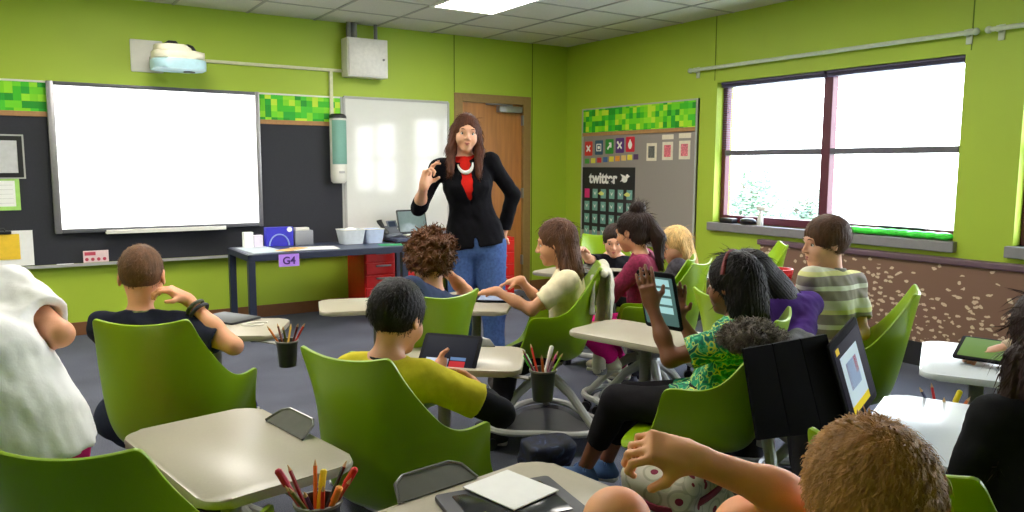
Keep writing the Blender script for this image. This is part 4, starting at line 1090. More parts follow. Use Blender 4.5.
        so = sdf_mesh('shirt', ci, vox, shirt, t, disp=wr_(.0042*ex.get('wr', 1), 42), recenter=lo)
        if collar:
            cc = [('+', cap(N-T*.02, N+T*.018, .056*S, .052*S), .01), ('-', cap(N-T*.1, N+T*.12, .046*S, .046*S), .004), ('-', half(N+T*.016, T), .003), ('-', half(N-T*.022, -T), .003)]
            sdf_mesh('collar', cc, .005, collar, t, recenter=lo)
    if skirt:
        ci = []
        for s in (-1, 1): ci.append(('+', cyl(HPp[s], HPp[s]+(KN[s]-HPp[s])*skirt[1], .094*S, .082*S), .06))
        ci.append(('+', ell(hip, (.135*S, .11*S, .11*S), TR), .05)); 
        sdf_mesh('skirt', ci, vox, skirt[0], t, disp=wr_(.003, 50, 2), recenter=lo)
    if pants:
        g = .013; pi = [('+', ell(hip+T*.015, (.121*S*hw+g, .091*S+g, .10*S+g), TR), .03)]
        for s in (-1, 1):
            pi.append(('+', cap(HPp[s], KN[s], .076*S+g, .050*S+g), .03))
            e = {'long': .95, 'capri': .62, 'shorts': 0}[legs]
            if e: pi.append(('+', cyl(KN[s], KN[s]+(AN[s]-KN[s])*e, .050*S+g, .036*S+g), .02))
        pi.append(('-', half(hip+T*.10*S, T), .004))
        sdf_mesh('trousers', pi, vox, pants, t, disp=wr_(.0016, 55, 1), recenter=lo)
    sm = mat('shoe_%d_%d_%d' % shoes, shoes, .6, .1); so_ = mat('shoe_sole', (206, 204, 198), .6)
    for s in (-1, 1):
        A = AN[s]; z0 = A[2]-.075; ff = F
        FR = [np.cross(ff, [0, 0, 1.]), ff, np.array([0, 0, 1.])]
        sh = sdf_mesh('shoe', [('+', ell(A+ff*.045*S+np.array([0, 0, -.042]), (.036*S, .105*S, .036), FR), .01), ('+', cap(A+np.array([0, 0, -.03]), A+np.array([0, 0, .0]), .040*S, .036*S), .03), ('-', half([0, 0, z0+.012], [0, 0, -1.]), .004), ('-', cap(A+np.array([0, 0, -.005]), A+np.array([0, 0, .06]), .028*S, .030*S), .004)], .006, sm, t, recenter=lo)
        sdf_mesh('sole', [('+', rbx(A+ff*.045*S+np.array([0, 0, z0+.010-A[2]]), (.018*S, .082*S, .002), .016*S, FR), .002), ('-', half([0, 0, z0+.018], [0, 0, 1.]), .002), ('-', half([0, 0, z0+.001], [0, 0, -1.]), .002)], .006, so_, sh, recenter=lo)
    return dict(t=t, N=N, T=T, EL=EL, WR=WR, KN=KN, AN=AN, H=H, R=Rs, F=Fs, lo=lo, SH=SHp, r=r, f=f, u=u)

# ================================================================ PUPILS, TEACHER AND THEIR DESKS
def dv(az): a = math.radians(az); return np.array([math.sin(a), math.cos(a), 0.])
def rv(az): a = math.radians(az); return np.array([math.cos(a), -math.sin(a), 0.])
Zv = np.array([0, 0, 1.])
CAMDIR = unit(np.array([-FW[0], -FW[1], 0]))
def from_corner(px, py, az, side):
    """chair position whose back's top corner (side -1 left, +1 right) is seen at a pixel"""
    q = on(px, py, 2, .925); return (q-rv(az)*side*.152+dv(az)*.262)[:2]
def P3(v): return np.array([v[0], v[1], v[2]], float)

def stripe_mat():
    def f(n, l, co):
        s = n.new('ShaderNodeSeparateXYZ'); l.new(co, s.inputs[0])
        a = n.new('ShaderNodeMath'); a.operation = 'MULTIPLY'; a.inputs[1].default_value = 6.2; l.new(s.outputs['Z'], a.inputs[0])
        b = n.new('ShaderNodeMath'); b.operation = 'FRACT'; l.new(a.outputs[0], b.inputs[0])
        cr = const_ramp(n, [(222, 220, 196), (150, 140, 128), (226, 226, 212), (142, 134, 124), (222, 220, 150)], 'CONSTANT', [0, .25, .5, .62, .88]); l.new(b.outputs[0], cr.inputs[0]); return cr.outputs[0]
    return ramp_mat('striped_polo', f, .85)
def leafy_mat():
    def f(n, l, co):
        nz = n.new('ShaderNodeTexNoise'); nz.inputs['Scale'].default_value = 17; nz.inputs['Distortion'].default_value = 2.6; nz.inputs['Detail'].default_value = 1; l.new(co, nz.inputs['Vector'])
        cr = const_ramp(n, [(8, 104, 84), (20, 150, 104), (90, 196, 150), (222, 226, 90), (16, 128, 96), (4, 84, 80)], 'CONSTANT', [0, .40, .49, .54, .60, .67]); l.new(nz.outputs['Fac'], cr.inputs[0]); return cr.outputs[0]
    return ramp_mat('green_leaf_print', f, .8)
CLOTH = lambda nm, c, v=.06: mat('cloth_'+nm, c, .9, v, 60, .35, 14, spec=.15)

# ---- pupil with cropped brown hair and raised hand, big green chair (left of the aisle)
hd = dep(142, 277, 2.68); F = dv(33)
c1 = chair('green chair with cropped-haired boy in navy shirt, facing the tackboard', from_corner(92, 318, 33, -1), 33, (.69, 3.36, 117), handle=False, turn=20)
A = person('child with cropped brown hair and navy shirt, cheek on raised right hand', hd, P3((*(hd-F*.07)[:2], .535)), 33, haz=18, pitch=10, S=.90, hair=('buzz', 'cropped_brown', (104, 72, 48), dict(t=.004, face=((0, .125, -.012), (.078, .07, .074)))),
    sk='peach', shirt=CLOTH('navy', (34, 36, 52)), collar=mat('pattern_collar', (112, 120, 70), .8, .5, 90), pants=CLOTH('dark_denim', (44, 50, 72)), shoes=(40, 34, 110), hair_n=2600, vox=.0055,
    wrists={1: dep(187, 299, 2.66), -1: hd+F*.28+rv(33)*-.1-Zv*.27}, elbows={1: dep(234, 346, 2.62)}, hands={1: dict(d=unit(np.array([-.5, .1, .35])), palm=unit(np.array([-.3, .2, -.7])), curl=.7)},
    feet={1: dep(268, 398, 3.5), -1: hd+F*.42-rv(33)*.1-Zv*(hd[2]-.08)}, shaz=26)
e, w_ = A['EL'][1], A['WR'][1]; q = w_+(e-w_)*.18-A['lo']; ax = unit(e-w_); s1 = unit(np.cross(ax, Zv)); s2 = np.cross(ax, s1)
for j, (cc, rr) in enumerate((((60, 66, 40), .031), ((40, 40, 48), .033))):
    MB().tube([q+ax*.02*j+s1*rr*math.cos(k*PI/8)+s2*rr*math.sin(k*PI/8) for k in range(16)], .0065, 6, closed=True).done('bracelet', mat('bracelet_%d' % j, cc, .6, .5, 80), A['t'])

# ---- boy with black hair and yellow shirt
hd = dep(398, 318, 2.30); F = dv(60)
c2 = chair('green chair with black-haired boy in yellow shirt, seen from behind', from_corner(300, 344, 62, -1), 62, (1.27, 2.40, 127), handle=-1, turn=40)
BLK = CLOTH('black_undershirt', (26, 26, 34))
A = person('black-haired boy in a yellow T-shirt over dark sleeves, looking down at a tablet', hd, P3((*(hd-F*.08)[:2], .535)), 60, haz=60, pitch=16, S=.92, sk='tan', hair=('short', 'black', (24, 20, 22), dict(t=.012, face=((0, .125, -.018), (.076, .07, .080)))),
    shirt=CLOTH('yellow', (190, 178, 42)), collar=BLK, pants=CLOTH('charcoal', (50, 50, 56)), shoes=(30, 30, 36), hair_n=2600, vox=.0055,
    wrists={1: dep(476, 388, 2.44), -1: dep(436, 370, 2.62)}, elbows={1: dep(501, 412, 2.26)}, hands={1: dict(d=unit(np.array([-.2, .8, .25])), palm=unit(np.array([-.7, -.2, -.2])), curl=.45), -1: dict(curl=.5, palm=unit(np.array([.4, -.3, .2])))})
ci = []
for s in (-1, 1):
    a, e, w_ = A['SH'][s], A['EL'][s], A['WR'][s]; ci = [('+', cap(a+(e-a)*.5, e, .044, .040), .01), ('+', cyl(e, e+(w_-e)*.62, .039, .031), .02)]
    sdf_mesh('undershirt_sleeve', ci, .0055, BLK, A['t'], disp=lambda X, Y, Z: .003*wav(X, Y, Z, 45), recenter=A['lo'])

def tablet(label, c, right, up, w_=.17, h_=.24, scr=(60, 90, 120), glow=.5, case=None, marks=None, name='tablet'):
    right = unit(right); up = unit(up-right*(np.array(up)@right)); nrm = np.cross(right, up)
    t = thing(name, label, 'tablet', tuple(c)); M_ = basis(right, up, nrm, (0, 0, 0))
    MB().slab(rrect(w_, h_, .012, 4), -.010, 0, .003, M_).done('case', case or mat('matte_black_case', (20, 20, 26), .75, spec=.15), t)
    MB().slab(rrect(w_*.88, h_*.84, .004, 2), 0, .0012, .0003, M_).done('screen', emit('tablet_screen_%d_%d_%d' % scr, scr, glow), t)
    for i, (x0, y0, x1, y1, cc) in enumerate(marks or []):
        MB().box((x0*w_/2, y0*h_/2, .0012), (x1*w_/2, y1*h_/2, .0020), 0, M_).done('screen_picture', emit('screen_mark_%d_%d_%d' % cc, cc, glow), t, smooth=False)
    return t
c = dep(449, 353, 2.66); tablet("black-cased tablet propped on the near desk, held by the boy in yellow", c, rv(50), Zv*.75+dv(50)*.66, .215, .150, (26, 28, 38), .3, marks=[(-.72, -.72, .05, -.30, (170, 184, 214)), (.10, -.76, .62, -.40, (170, 44, 50)), (.1, -.36, .62, -.2, (90, 120, 170))])

# ---- curly-haired pupil
hd = dep(430, 261, 3.30); F = dv(-12)
c3 = chair('green chair with the curly-haired child, right behind the black-haired boy', from_corner(479, 287, -16, 1), -16, (1.50, 3.53, 108), handle=False, turn=10)
A = person('child with curly brown hair, seen from behind, propping cheek on one hand', hd, P3((*(c3.location.x-.0, c3.location.y-.06), .535)), -12, haz=5, pitch=12, S=.92, sk='peach', hair=('curly', 'curly_brown', (104, 66, 42), dict(t=.030, L=1.2)),
    shirt=CLOTH('dull_blue', (60, 70, 100)), pants=CLOTH('grey_trousers', (80, 80, 86)), shoes=(60, 60, 66), hair_n=2600,
    wrists={1: dep(448, 273, 3.42), -1: dep(385, 305, 3.5)}, elbows={1: dep(466, 292, 3.36)}, hands={1: dict(d=Zv*.8-rv(0)*.5, palm=-rv(0), curl=.6)})

# ---- teacher
hd = dep(466, 134, 4.72); aT = 208; hp = dep(476, 246, 4.85)
A = person('person standing, woman with long brown hair, black blazer, red top and jeans, one hand raised', hd, hp, aT, haz=203, pitch=2, roll=4, S=1.20, hs=1.0, sk='fair', shoulder=.136, female=True, stand=True, bust=1,
    hair=('long', 'long_brown', (84, 46, 30), dict(t=.010, face=((0, .118, -.022), (.056, .07, .098)), fit=.002, wr=.2, L=1.0, add=[('c', (.070, -.01, .03), (.086, .02, -.10), .026, .030, .02), ('c', (.086, .02, -.10), (.085, .075, -.235), .030, .022, .02), ('c', (-.070, -.01, .03), (-.086, .02, -.10), .026, .030, .02), ('c', (-.086, .02, -.10), (-.085, .08, -.24), .030, .020, .02), ('e', (0, -.065, -.08), (.088, .045, .14), .03)])),
    shirt=CLOTH('red_top', (206, 34, 26)), sleeve='none', pants=CLOTH('blue_jeans', (70, 96, 150), .18), shoes=(50, 40, 40), hair_n=2200, vox=.007, mouth=True, hemdrop=.02, grp=None,
    wrists={-1: dep(503, 232, 4.98), 1: dep(424, 186, 4.50)}, pole={1: np.array([-.2, .1, -1.])-rv(0)*.3, -1: rv(33)*1.0+dv(33)*.5},
    hands={1: dict(d=unit(Zv*1.0+rv(33)*.25), palm=unit(rv(33)*.9-dv(33)*.5), curls=[.25, .5, 1.1, 1.2], thumb=.7)},
    feet={1: hp+rv(aT)*.10-Zv*(hp[2]-.085), -1: hp-rv(aT)*.12+dv(aT)*.08-Zv*(hp[2]-.085)})
# blazer: sleeves, open front, lapels
T_, N_, F_, R_, S = A['T'], A['N'], A['F'], A['R'], 1.2
TL = np.linalg.norm(N_-hp); TR = [R_, F_, T_]; g = .008
bi = [('+', ell(hp+T_*-.01, (.132*S, .108*S, .14*S), TR), .04), ('+', ell(hp+T_*TL*.40, (.106*S+g, .080*S+g, .14*S), TR), .05), ('+', ell(hp+T_*TL*.70, (.124*S+g, .086*S+g, .13*S), TR), .05), ('+', ell(hp+T_*TL*.66+F_*.055*S, (.10*S+g, .055*S+g, .06*S+g), TR), .04), ('+', cap(A['SH'][-1], A['SH'][1], .044*S, .044*S), .05)]
for s in (-1, 1):
    q = hp+R_*s*.072; bi.append(('+', cyl(q+T_*.10, q-T_*.08, .105, .118), .06))
    bi.append(('+', cap(A['SH'][s], A['EL'][s], .045*S, .036*S), .03)); bi.append(('+', cyl(A['EL'][s], A['EL'][s]+(A['WR'][s]-A['EL'][s])*(.35 if s == 1 else .9), .040*S, .036*S), .02))
bi.append(('-', half(hp+T_*.0, -T_), .01)); bi.append(('-', cap(N_-T_*.01, N_+T_*.15, .06*S, .07*S), .01))
v0 = N_-T_*.0+F_*.10; v1 = hp+T_*TL*.40+F_*.17
for k in range(8):
    f_ = k/7; q = v0*(1-f_)+v1*f_; bi.append(('-', ell(q+F_*.03, (.050*(1-f_)+.006, .09, .05), TR), .004))
for k in range(4): q = hp+T_*(.03-k*.05)+F_*.15; bi.append(('-', ell(q, (.014+.016*k, .09, .04), TR), .004))
sdf_mesh('blazer', bi, .006, mat('black_blazer', (13, 13, 19), .85, .1, 80, .5, 17, spec=.12), A['t'], disp=lambda X, Y, Z: .003*wav(X, Y, Z*.6, 50)+.0015*wav(X, Y, Z, 110, 2), recenter=A['lo'])
w = MB(); cN = N_-T_*.045+F_*.105; w.tube([cN+R_*.045*math.cos(a)+T_*.055*math.sin(a)-F_*.0 for a in [PI+PI*k/14 for k in range(15)]], [.004+.009*math.sin(PI*k/14) for k in range(15)], 8)
w.done('necklace', PAPER, A['t'], mtx=Matrix.Translation(Vector(-A['lo'])))

# ---- girl with long brown hair and cream T-shirt
hd = dep(556, 243, 3.85); F = dv(-52); R = rv(-52)
c5 = chair('green chair with the long-haired girl in cream shirt, a pale jacket on its back', (hd+F*.05)[:2], -53, tuple((hd+F*.40)[:2])+(38,), handle=False, turn=30)
longadd = [('c', (.066, -.02, .03), (.080, -.03, -.14), .024, .026, .02), ('c', (-.066, -.02, .03), (-.080, -.03, -.14), .024, .026, .02), ('e', (0, -.072, -.10), (.080, .045, .165), .03)]
A = person('girl with long brown hair and cream T-shirt in profile, working on a tablet', hd, P3((*(hd-F*.06)[:2], .535)), -52, haz=-50, pitch=10, S=.95, sk='tan', female=True, hs=.98,
    hair=('long', 'chestnut', (92, 60, 42), dict(t=.010, face=((0, .120, -.020), (.076, .07, .088)), add=longadd)), shirt=CLOTH('cream', (232, 220, 186)), pants=CLOTH('black_leggings', (28, 26, 30)), shoes=(60, 60, 66), hair_n=2000,
    wrists={-1: dep(496, 291, 3.75), 1: dep(520, 280, 3.98)}, pole={-1: -Zv-R*.3, 1: -Zv+R*.4}, hands={-1: dict(curl=.25, d=unit(F-Zv*.12)), 1: dict(curl=.4, d=unit(F-Zv*.2))})
c = dep(499, 287, 3.93); tablet('tablet lying flat under the hands of the girl in the cream shirt', (c[0], c[1], .734), rv(-52), dv(-52), .17, .24, (120, 130, 150), .4)
# pale jacket over her chair back
bx = c5.location; bc = np.array([bx.x, bx.y, 0])-F*.285
ci = [('+', cap(bc-R*.12+Zv*.885, bc+R*.17+Zv*.885, .026, .030), .02), ('+', ell(bc-F*.035+Zv*.76+R*.03, (.17, .022, .13), [R, F, Zv]), .03), ('+', cap(bc+R*.17+Zv*.88, bc+R*.20+Zv*.60-F*.01, .036, .032), .02), ('+', cap(bc+R*.20+Zv*.60, bc+R*.205+Zv*.33, .034, .036), .02), ('+', cap(bc-R*.13+Zv*.87+F*.05, bc-R*.135+Zv*.70+F*.055, .02, .016), .02)]
t = thing('jacket', 'pale cream jacket draped over the back of the girl\'s green chair', 'jacket', tuple(bc+Zv*.4))
sdf_mesh('fabric', ci, .006, CLOTH('pale_jacket', (206, 202, 184)), t, disp=lambda X, Y, Z: .006*wav(X, Y, Z*.35, 38)+.002*wav(X, Y, Z, 90), recenter=bc+Zv*.4)
k = bc+R*.205+Zv*.335-(bc+Zv*.4); MB().tube([k, k-Zv*.03], [.039, .036], 14).done('cuff', CLOTH('grey_cuff', (120, 122, 126)), t)

# ---- girl in maroon, hair in a bun and ponytail
hd = dep(632, 232, 4.25); F = dv(-40); R = rv(-40)
c6 = chair('green chair of the girl in maroon, hidden behind the pale jacket', (hd-F*.06)[:2], -38, None, turn=0)
A = person('girl in a maroon dress and bright pink leggings, dark bun and ponytail', hd, P3((*(hd-F*.08)[:2], .52)), -40, haz=-20, pitch=14, S=.95, sk='tan', female=True,
    hair=('long', 'dark_brown', (44, 28, 24), dict(t=.010, face=((0, .120, -.020), (.076, .07, .088)), add=[('e', (.01, -.06, .13), (.05, .05, .042), .01), ('c', (.02, -.10, .06), (.045, -.135, -.06), .035, .042, .02), ('c', (.045, -.135, -.06), (.03, -.12, -.24), .042, .018, .02), ('e', (0, -.05, -.04), (.07, .05, .05), .02)])),
    shirt=mat('maroon_speckle', (132, 22, 66), .85, .35, 70), sleeve='three', pants=CLOTH('pink_leggings', (236, 30, 140)), skirt=(mat('maroon_speckle', (132, 22, 66)), .45), shoes=(206, 198, 176), hair_n=1400, vox=.007,
    wrists={-1: hd+F*.26-R*.1-Zv*.28}, knees={-1: dep(587, 331, 4.0), 1: dep(598, 326, 4.3)}, feet={-1: dep(612, 358, 4.15), 1: dep(622, 366, 4.45)})
# ---- pupil in black shirt facing the room
hd = dep(614, 241, 5.3); F = dv(205)
chair('green chair of the dark-haired pupil in black facing into the room', (hd-F*.05)[:2], 205, tuple((hd+dv(250)*.42-F*.0)[:2])+(160,), turn=15)
A = person('small dark-haired child in black shirt facing the camera, arm stretched sideways', hd, P3((*(hd-F*.06)[:2], .535)), 205, haz=222, pitch=14, S=.92, sk='fair', hair=('short', 'dark_short', (48, 32, 26), dict(t=.012)), shirt=CLOTH('black_tee', (24, 24, 30)), pants=CLOTH('charcoal', (50, 50, 56)), hair_n=900, vox=.008,
    wrists={1: dep(582, 250, 4.95)}, pole={1: -Zv-rv(33)*.2})
# ---- blonde girl
hd = dep(675, 245, 4.75); F = dv(-25); R = rv(-25)
chair('green chair of the blonde girl, its tall back turned to the camera', from_corner(712, 257, -25, 1), -25, tuple((hd+F*.38-R*.08)[:2])+(70,), turn=5)
A = person('girl with long straight blonde hair and dark patterned top, far desk', hd, P3((*(hd-F*.10)[:2], .535)), -25, haz=-70, pitch=18, S=.92, sk='fair', female=True,
    hair=('long', 'blonde', (214, 178, 118), dict(t=.012, face=((0, .120, -.020), (.070, .07, .088)), add=longadd)), shirt=mat('dark_pattern_top', (54, 50, 58), .8, .8, 45), pants=CLOTH('charcoal', (50, 50, 56)), hair_n=1300, vox=.008, wrists={1: dep(684, 276, 4.8)})
# ---- empty chair far by the window with basket desk
chair('empty green chair below the window, only its pale-tipped back showing', from_corner(779, 240, -48, 1), -48, (3.85, 3.52, 80), TOPDAY, handle=False)
t = thing('basket', 'red slatted plastic basket on the desk under the window', 'basket', (*dep(777, 291, 4.25)[:2], .724))
w = MB()
for k in range(18): a = 2*PI*k/18; w.tube([(.052*math.cos(a), .052*math.sin(a), .0), (.076*math.cos(a), .076*math.sin(a), .115)], .0058, 6)
w.done('slats', mat('red_plastic', (196, 30, 28), .4), t)
w = MB(); w.lathe([(.070, .10), (.078, .10), (.081, .125), (.073, .125), (.070, .10)], 28); w.done('rim', _mats['red_plastic'], t); MB().cyl((0, 0, 0), .058, .01).done('bottom', _mats['red_plastic'], t)
w = MB().ball((0, 0, .018), (.045, .03, .018)); o = w.done('beanbag', mat('orange_cloth', (220, 70, 30), .8)); o.location = tuple(dep(791, 290, 4.25)[:2])+(.723,); tag(o, 'small orange-red cloth lump beside the red basket', 'beanbag')

# ---- girl in the green leaf print with a tablet
hd = dep(733, 285, 2.75); F = dv(-33); R = rv(-33)
c8 = chair('green chair with the girl in leaf print, side view, black coat on its back', (hd+F*.10-dv(47)*.13)[:2], -30, (2.15, 2.30, 165), handle=False, turn=30)
LEAFM = leafy_mat()
A = person('girl in a green leaf-print top and black leggings, holding up a tablet', hd, P3((*(hd+F*.07)[:2], .535)), -33, haz=-16, pitch=6, S=.95, sk='brown', female=True,
    hair=('long', 'black_long', (22, 17, 20), dict(t=.016, face=((0, .125, -.020), (.076, .07, .085)), add=[('e', (0, -.055, -.06), (.092, .075, .12), .03), ('e', (0, -.08, -.13), (.07, .045, .07), .02)])),
    shirt=LEAFM, pants=CLOTH('black_leggings', (28, 26, 30)), legs='capri', skirt=(LEAFM, .40), shoes=(60, 90, 140), hair_n=2200, vox=.0055, hemdrop=.08,
    wrists={-1: dep(652, 306, 2.72), 1: dep(678, 316, 2.98)}, pole={-1: -Zv*1.0-R*.35, 1: -Zv+R*.2},
    hands={-1: dict(d=unit(Zv*.9+F*.25), palm=unit(R*.9+F*.2), curl=.15), 1: dict(d=unit(Zv*.9), palm=unit(-R), curl=.3)},
    feet={-1: dep(585, 468, 3.02), 1: dep(606, 462, 3.18)})
MB().tube([A['H'](0, -.005, .0)-A['lo']+A['r']*.092*math.cos(a)+A['u']*.122*math.sin(a) for a in [PI*.12+PI*.76*k/18 for k in range(19)]], .008, 8).done('hairband', mat('maroon_hairband', (120, 44, 48), .6, .4, 60), A['t'])
c = dep(659, 301, 2.86); up_ = unit(Zv*.9+rv(33)*-.42); tablet('tablet held upright showing a pale list, in the hands of the leaf-print girl', c, unit(-dv(20)*.75+rv(33)*.55), up_, .165, .235, (70, 96, 96), .6,
    marks=[(-.7, .55-.32*k, .7, .78-.32*k, (150, 190, 196)) for k in range(4)])
# black coat with a fluffy hood over that chair
bx = c8.location; bc = np.array([bx.x, bx.y, 0])-dv(-30)*.30; Fc = dv(-30); Rc = rv(-30)
t = thing('coat', 'black coat with a fluffy grey hood hung over the leaf-print girl\'s chair', 'coat', tuple(bc))
ci = [('+', cap(bc-Rc*.13+Zv*.83, bc+Rc*.08+Zv*.83, .035, .035), .02), ('+', ell(bc-Fc*.05+Zv*.57, (.17, .055, .29), [Rc, Fc, Zv]), .04), ('+', cap(bc-Rc*.17-Fc*.06+Zv*.80, bc-Rc*.19-Fc*.08+Zv*.42, .05, .04), .03), ('+', cap(bc+Rc*.13-Fc*.05+Zv*.70, bc+Rc*.14-Fc*.04+Zv*.36, .045, .04), .03)]
sdf_mesh('fabric', ci, .007, mat('black_quilted', (22, 21, 27), .7, .1, 50, .2), t, disp=lambda X, Y, Z: .007*wav(X, Y, Z*.5, 26)+.002*wav(X, Y, Z, 70), recenter=bc)
hc_ = dep(749, 336, 2.38)
ho = sdf_mesh('fur_hood', [('+', ell(hc_, (.095, .06, .045)), .02), ('+', ell(hc_-np.array([-.06, .03, .03]), (.06, .05, .045)), .02)], .006, mat('grey_fur', (104, 94, 86), .9, .75, 60), t, disp=lambda X, Y, Z: .009*wav(X, Y, Z, 90), recenter=bc)
add_strands(ho, 3200, lambda p: p-(hc_-bc)+np.random.RandomState(3).randn(*p.shape)*.05, .02, .0016, .014, 0, wiggle=.004)

# ---- pupil in purple
hd = dep(750, 277, 3.10); F = dv(12); R = rv(12)
chair('green chair of the pupil in purple, mostly hidden behind the fluffy hood', (hd+R*.06-F*.05)[:2], 100, None)
A = person('child in a purple hoodie hunched over, partly hidden behind the leaf-print girl', hd, P3((*(hd+R*.10-F*.16)[:2], .535)), 12, haz=-10, roll=34, pitch=30, S=.98, sk='brown', hair=('long', 'black_b', (26, 20, 24), dict(t=.012, add=longadd)), shirt=CLOTH('purple', (74, 44, 122)), sleeve='long', pants=CLOTH('charcoal', (50, 50, 56)), hair_n=900, vox=.007, shoulder=.15,
    wrists={1: dep(790, 330, 3.5)}, elbows={1: dep(802, 338, 2.95)})
# ---- boy in the striped polo
hd = dep(825, 243, 3.30); F = dv(-25); R = rv(-25)
c9 = chair('green chair with the boy in striped polo, pulled out by the flecked panel', from_corner(915, 283, -30, 1), -30, tuple(dep(792, 306, 3.75)[:2])+(20,), TOPDAY, handle=False, turn=25)
A = person('boy with short brown hair in a grey and cream striped polo, looking aside', hd, P3((*(hd*.6+np.array([c9.location.x, c9.location.y, 0])*.4)[:2], .535)), -25, haz=-62, pitch=6, S=.95, sk='fair', hair=('short', 'mid_brown', (86, 58, 42), dict(t=.015, face=((0, .128, -.020), (.074, .07, .078)))),
    shirt=stripe_mat(), collar=mat('grey_collar', (150, 146, 136), .85), pants=CLOTH('dark_denim', (44, 50, 72)), shoes=(60, 60, 66), hair_n=2200, vox=.0055, shaz=5,
    wrists={1: dep(838, 345, 3.2), -1: dep(800, 310, 3.6)}, pole={1: -Zv-F*.4})

# ---- standing pupil in white at the photo's edge
hp = dep(18, 436, 1.92); nk = dep(-36, 288, 2.0); hd = nk+np.array([-.05, .05, .12])
A = person('child in a loose white T-shirt standing with back turned, bright pink waistband', hd, hp, -8, haz=-20, pitch=15, S=1.0, sk='peach', hair=('long', 'light_brown', (140, 100, 66), dict(t=.01, fit=.022, extra=[('+', cyl(hp+np.array([-.04, 0, .20]), hp+np.array([.005, 0, -.10]), .115, .185), .08)])), stand=True, shoulder=.115,
    shirt=CLOTH('white', (236, 236, 236), .02), pants=CLOTH('pink_shorts', (226, 40, 130)), legs='long', shoes=(90, 90, 96), hair_n=900, vox=.0065, hemdrop=.045,
    wrists={1: dep(8, 362, 2.12), -1: dep(-70, 350, 2.2)}, elbows={1: dep(60, 334, 1.95)}, feet={1: np.array([hp[0]+.12, hp[1]+.05, .08]), -1: np.array([hp[0]-.10, hp[1]+.02, .08])})

# ---- near chairs and desks
c3n = chair('big green chair back in the near corner, in front of the white T-shirt', from_corner(142, 447, 37, 1), 37, (.42, 1.88, 170, .40, 1.85), handle=False, turn=60)
t = c3n
# ledge on that near desk
def ledge(mt):
    w = MB(); R_ = mt @ Matrix.Rotation(math.radians(30), 4, 'X')
    w.slab([(-.10, 0), (.10, 0), (.085, .045), (.06, .060), (-.06, .060), (-.085, .045)], 0, .004, 0, R_)
    w.tube([R_ @ Vector(p) for p in ((-.10, 0, .004), (-.085, .045, .004), (-.06, .060, .004), (.06, .060, .004), (.085, .045, .004), (.10, 0, .004))], .004, 6)
    return w
w = ledge(Matrix.Translation((.555, 1.93, .722)) @ Matrix.Rotation(math.radians(-80), 4, 'Z'))
o = w.done('tablet_ledge', _mats['smoky_plastic'], c3n, smooth=False); o.matrix_parent_inverse = (Matrix.Translation(c3n.location) @ Matrix.Rotation(-math.radians(37), 4, 'Z')).inverted()

# ---- foreground boy with sandy hair
hd = dep(868, 511, .99); F = dv(-12)
c11 = chair('green chair under the sandy-haired boy, its desk carrying the paper', (1.0, .56), -14, (.75, 1.21, 81, .62, 1.15), handle=False, turn=10)
w = ledge(Matrix.Translation((.72, 1.385, .722)) @ Matrix.Rotation(math.radians(8), 4, 'Z'))
o = w.done('tablet_ledge', _mats['smoky_plastic'], c11, smooth=False); o.matrix_parent_inverse = (Matrix.Translation(c11.location) @ Matrix.Rotation(math.radians(14), 4, 'Z')).inverted()
hipb = np.array([.93, .74, .55]); wr_t = dep(692, 458, 1.10)
A = person('sandy-haired boy close to the camera with his bare right arm reaching out', hd, hipb, -14, haz=34, pitch=14, S=.98, sk='blond', vox=.004, shaz=-8,
    hair=('short', 'sandy', (180, 130, 74), dict(t=.012, vox=.004, swirl=.5, L=.7, lift=.8, face=((0, .125, -.015), (.080, .07, .080)))), shirt=CLOTH('green_tee', (70, 120, 80)), pants=CLOTH('khaki', (130, 120, 96)), legs='shorts', shoes=(70, 70, 80), hair_n=14000,
    wrists={1: wr_t, -1: np.array([.70, .82, .62])}, elbows={1: dep(832, 512, 1.12)},
    hands={1: dict(d=unit(-rv(33)*1.0+Zv*.28), palm=unit(-Zv*.75+dv(33)*.5), curls=[.85, .9, .95, 1.0], thumb=.85, spread=.1, k=.88)},
    knees={-1: dep(617, 522, 1.14), 1: dep(748, 530, 1.16)}, feet={-1: np.array([.72, .92, .54]), 1: np.array([.88, .98, .54])})
# paper, dark tablet case on his desk
t = thing('tablet', 'dark tablet case lying open on the near desk under a sheet of paper', 'tablet', (.80, 1.23, .723), 99-180)
MB().slab(rrect(.20, .26, .012, 4), 0, .012, .003).done('case', mat('navy_black_case', (30, 32, 44), .45), t); MB().slab(rrect(.15, .20, .004, 2), .012, .0135, .0004).done('screen', mat('dark_glass', (24, 26, 34), .12), t)
sheet('white sheet of paper lying on the dark tablet case', .83, 1.28, .13, .15, 12, .738, PAPER)
o = MB().box((-.03, -.012, 0), (.03, .012, .006), .002).done('eraser', mat('yellow_green_eraser', (176, 190, 60), .6)); o.location = (.70, 1.20, .737); tag(o, 'small yellow-green eraser on the dark tablet case', 'eraser')

# ---- right-hand desks
c10 = chair('green chair of the dark wavy-haired girl, rising behind the sandy-haired boy\'s head', from_corner(982, 478, 88, 1), 88, (2.01, 1.02, 68, 1.93, 1.0), TOPDAY, handle=False)
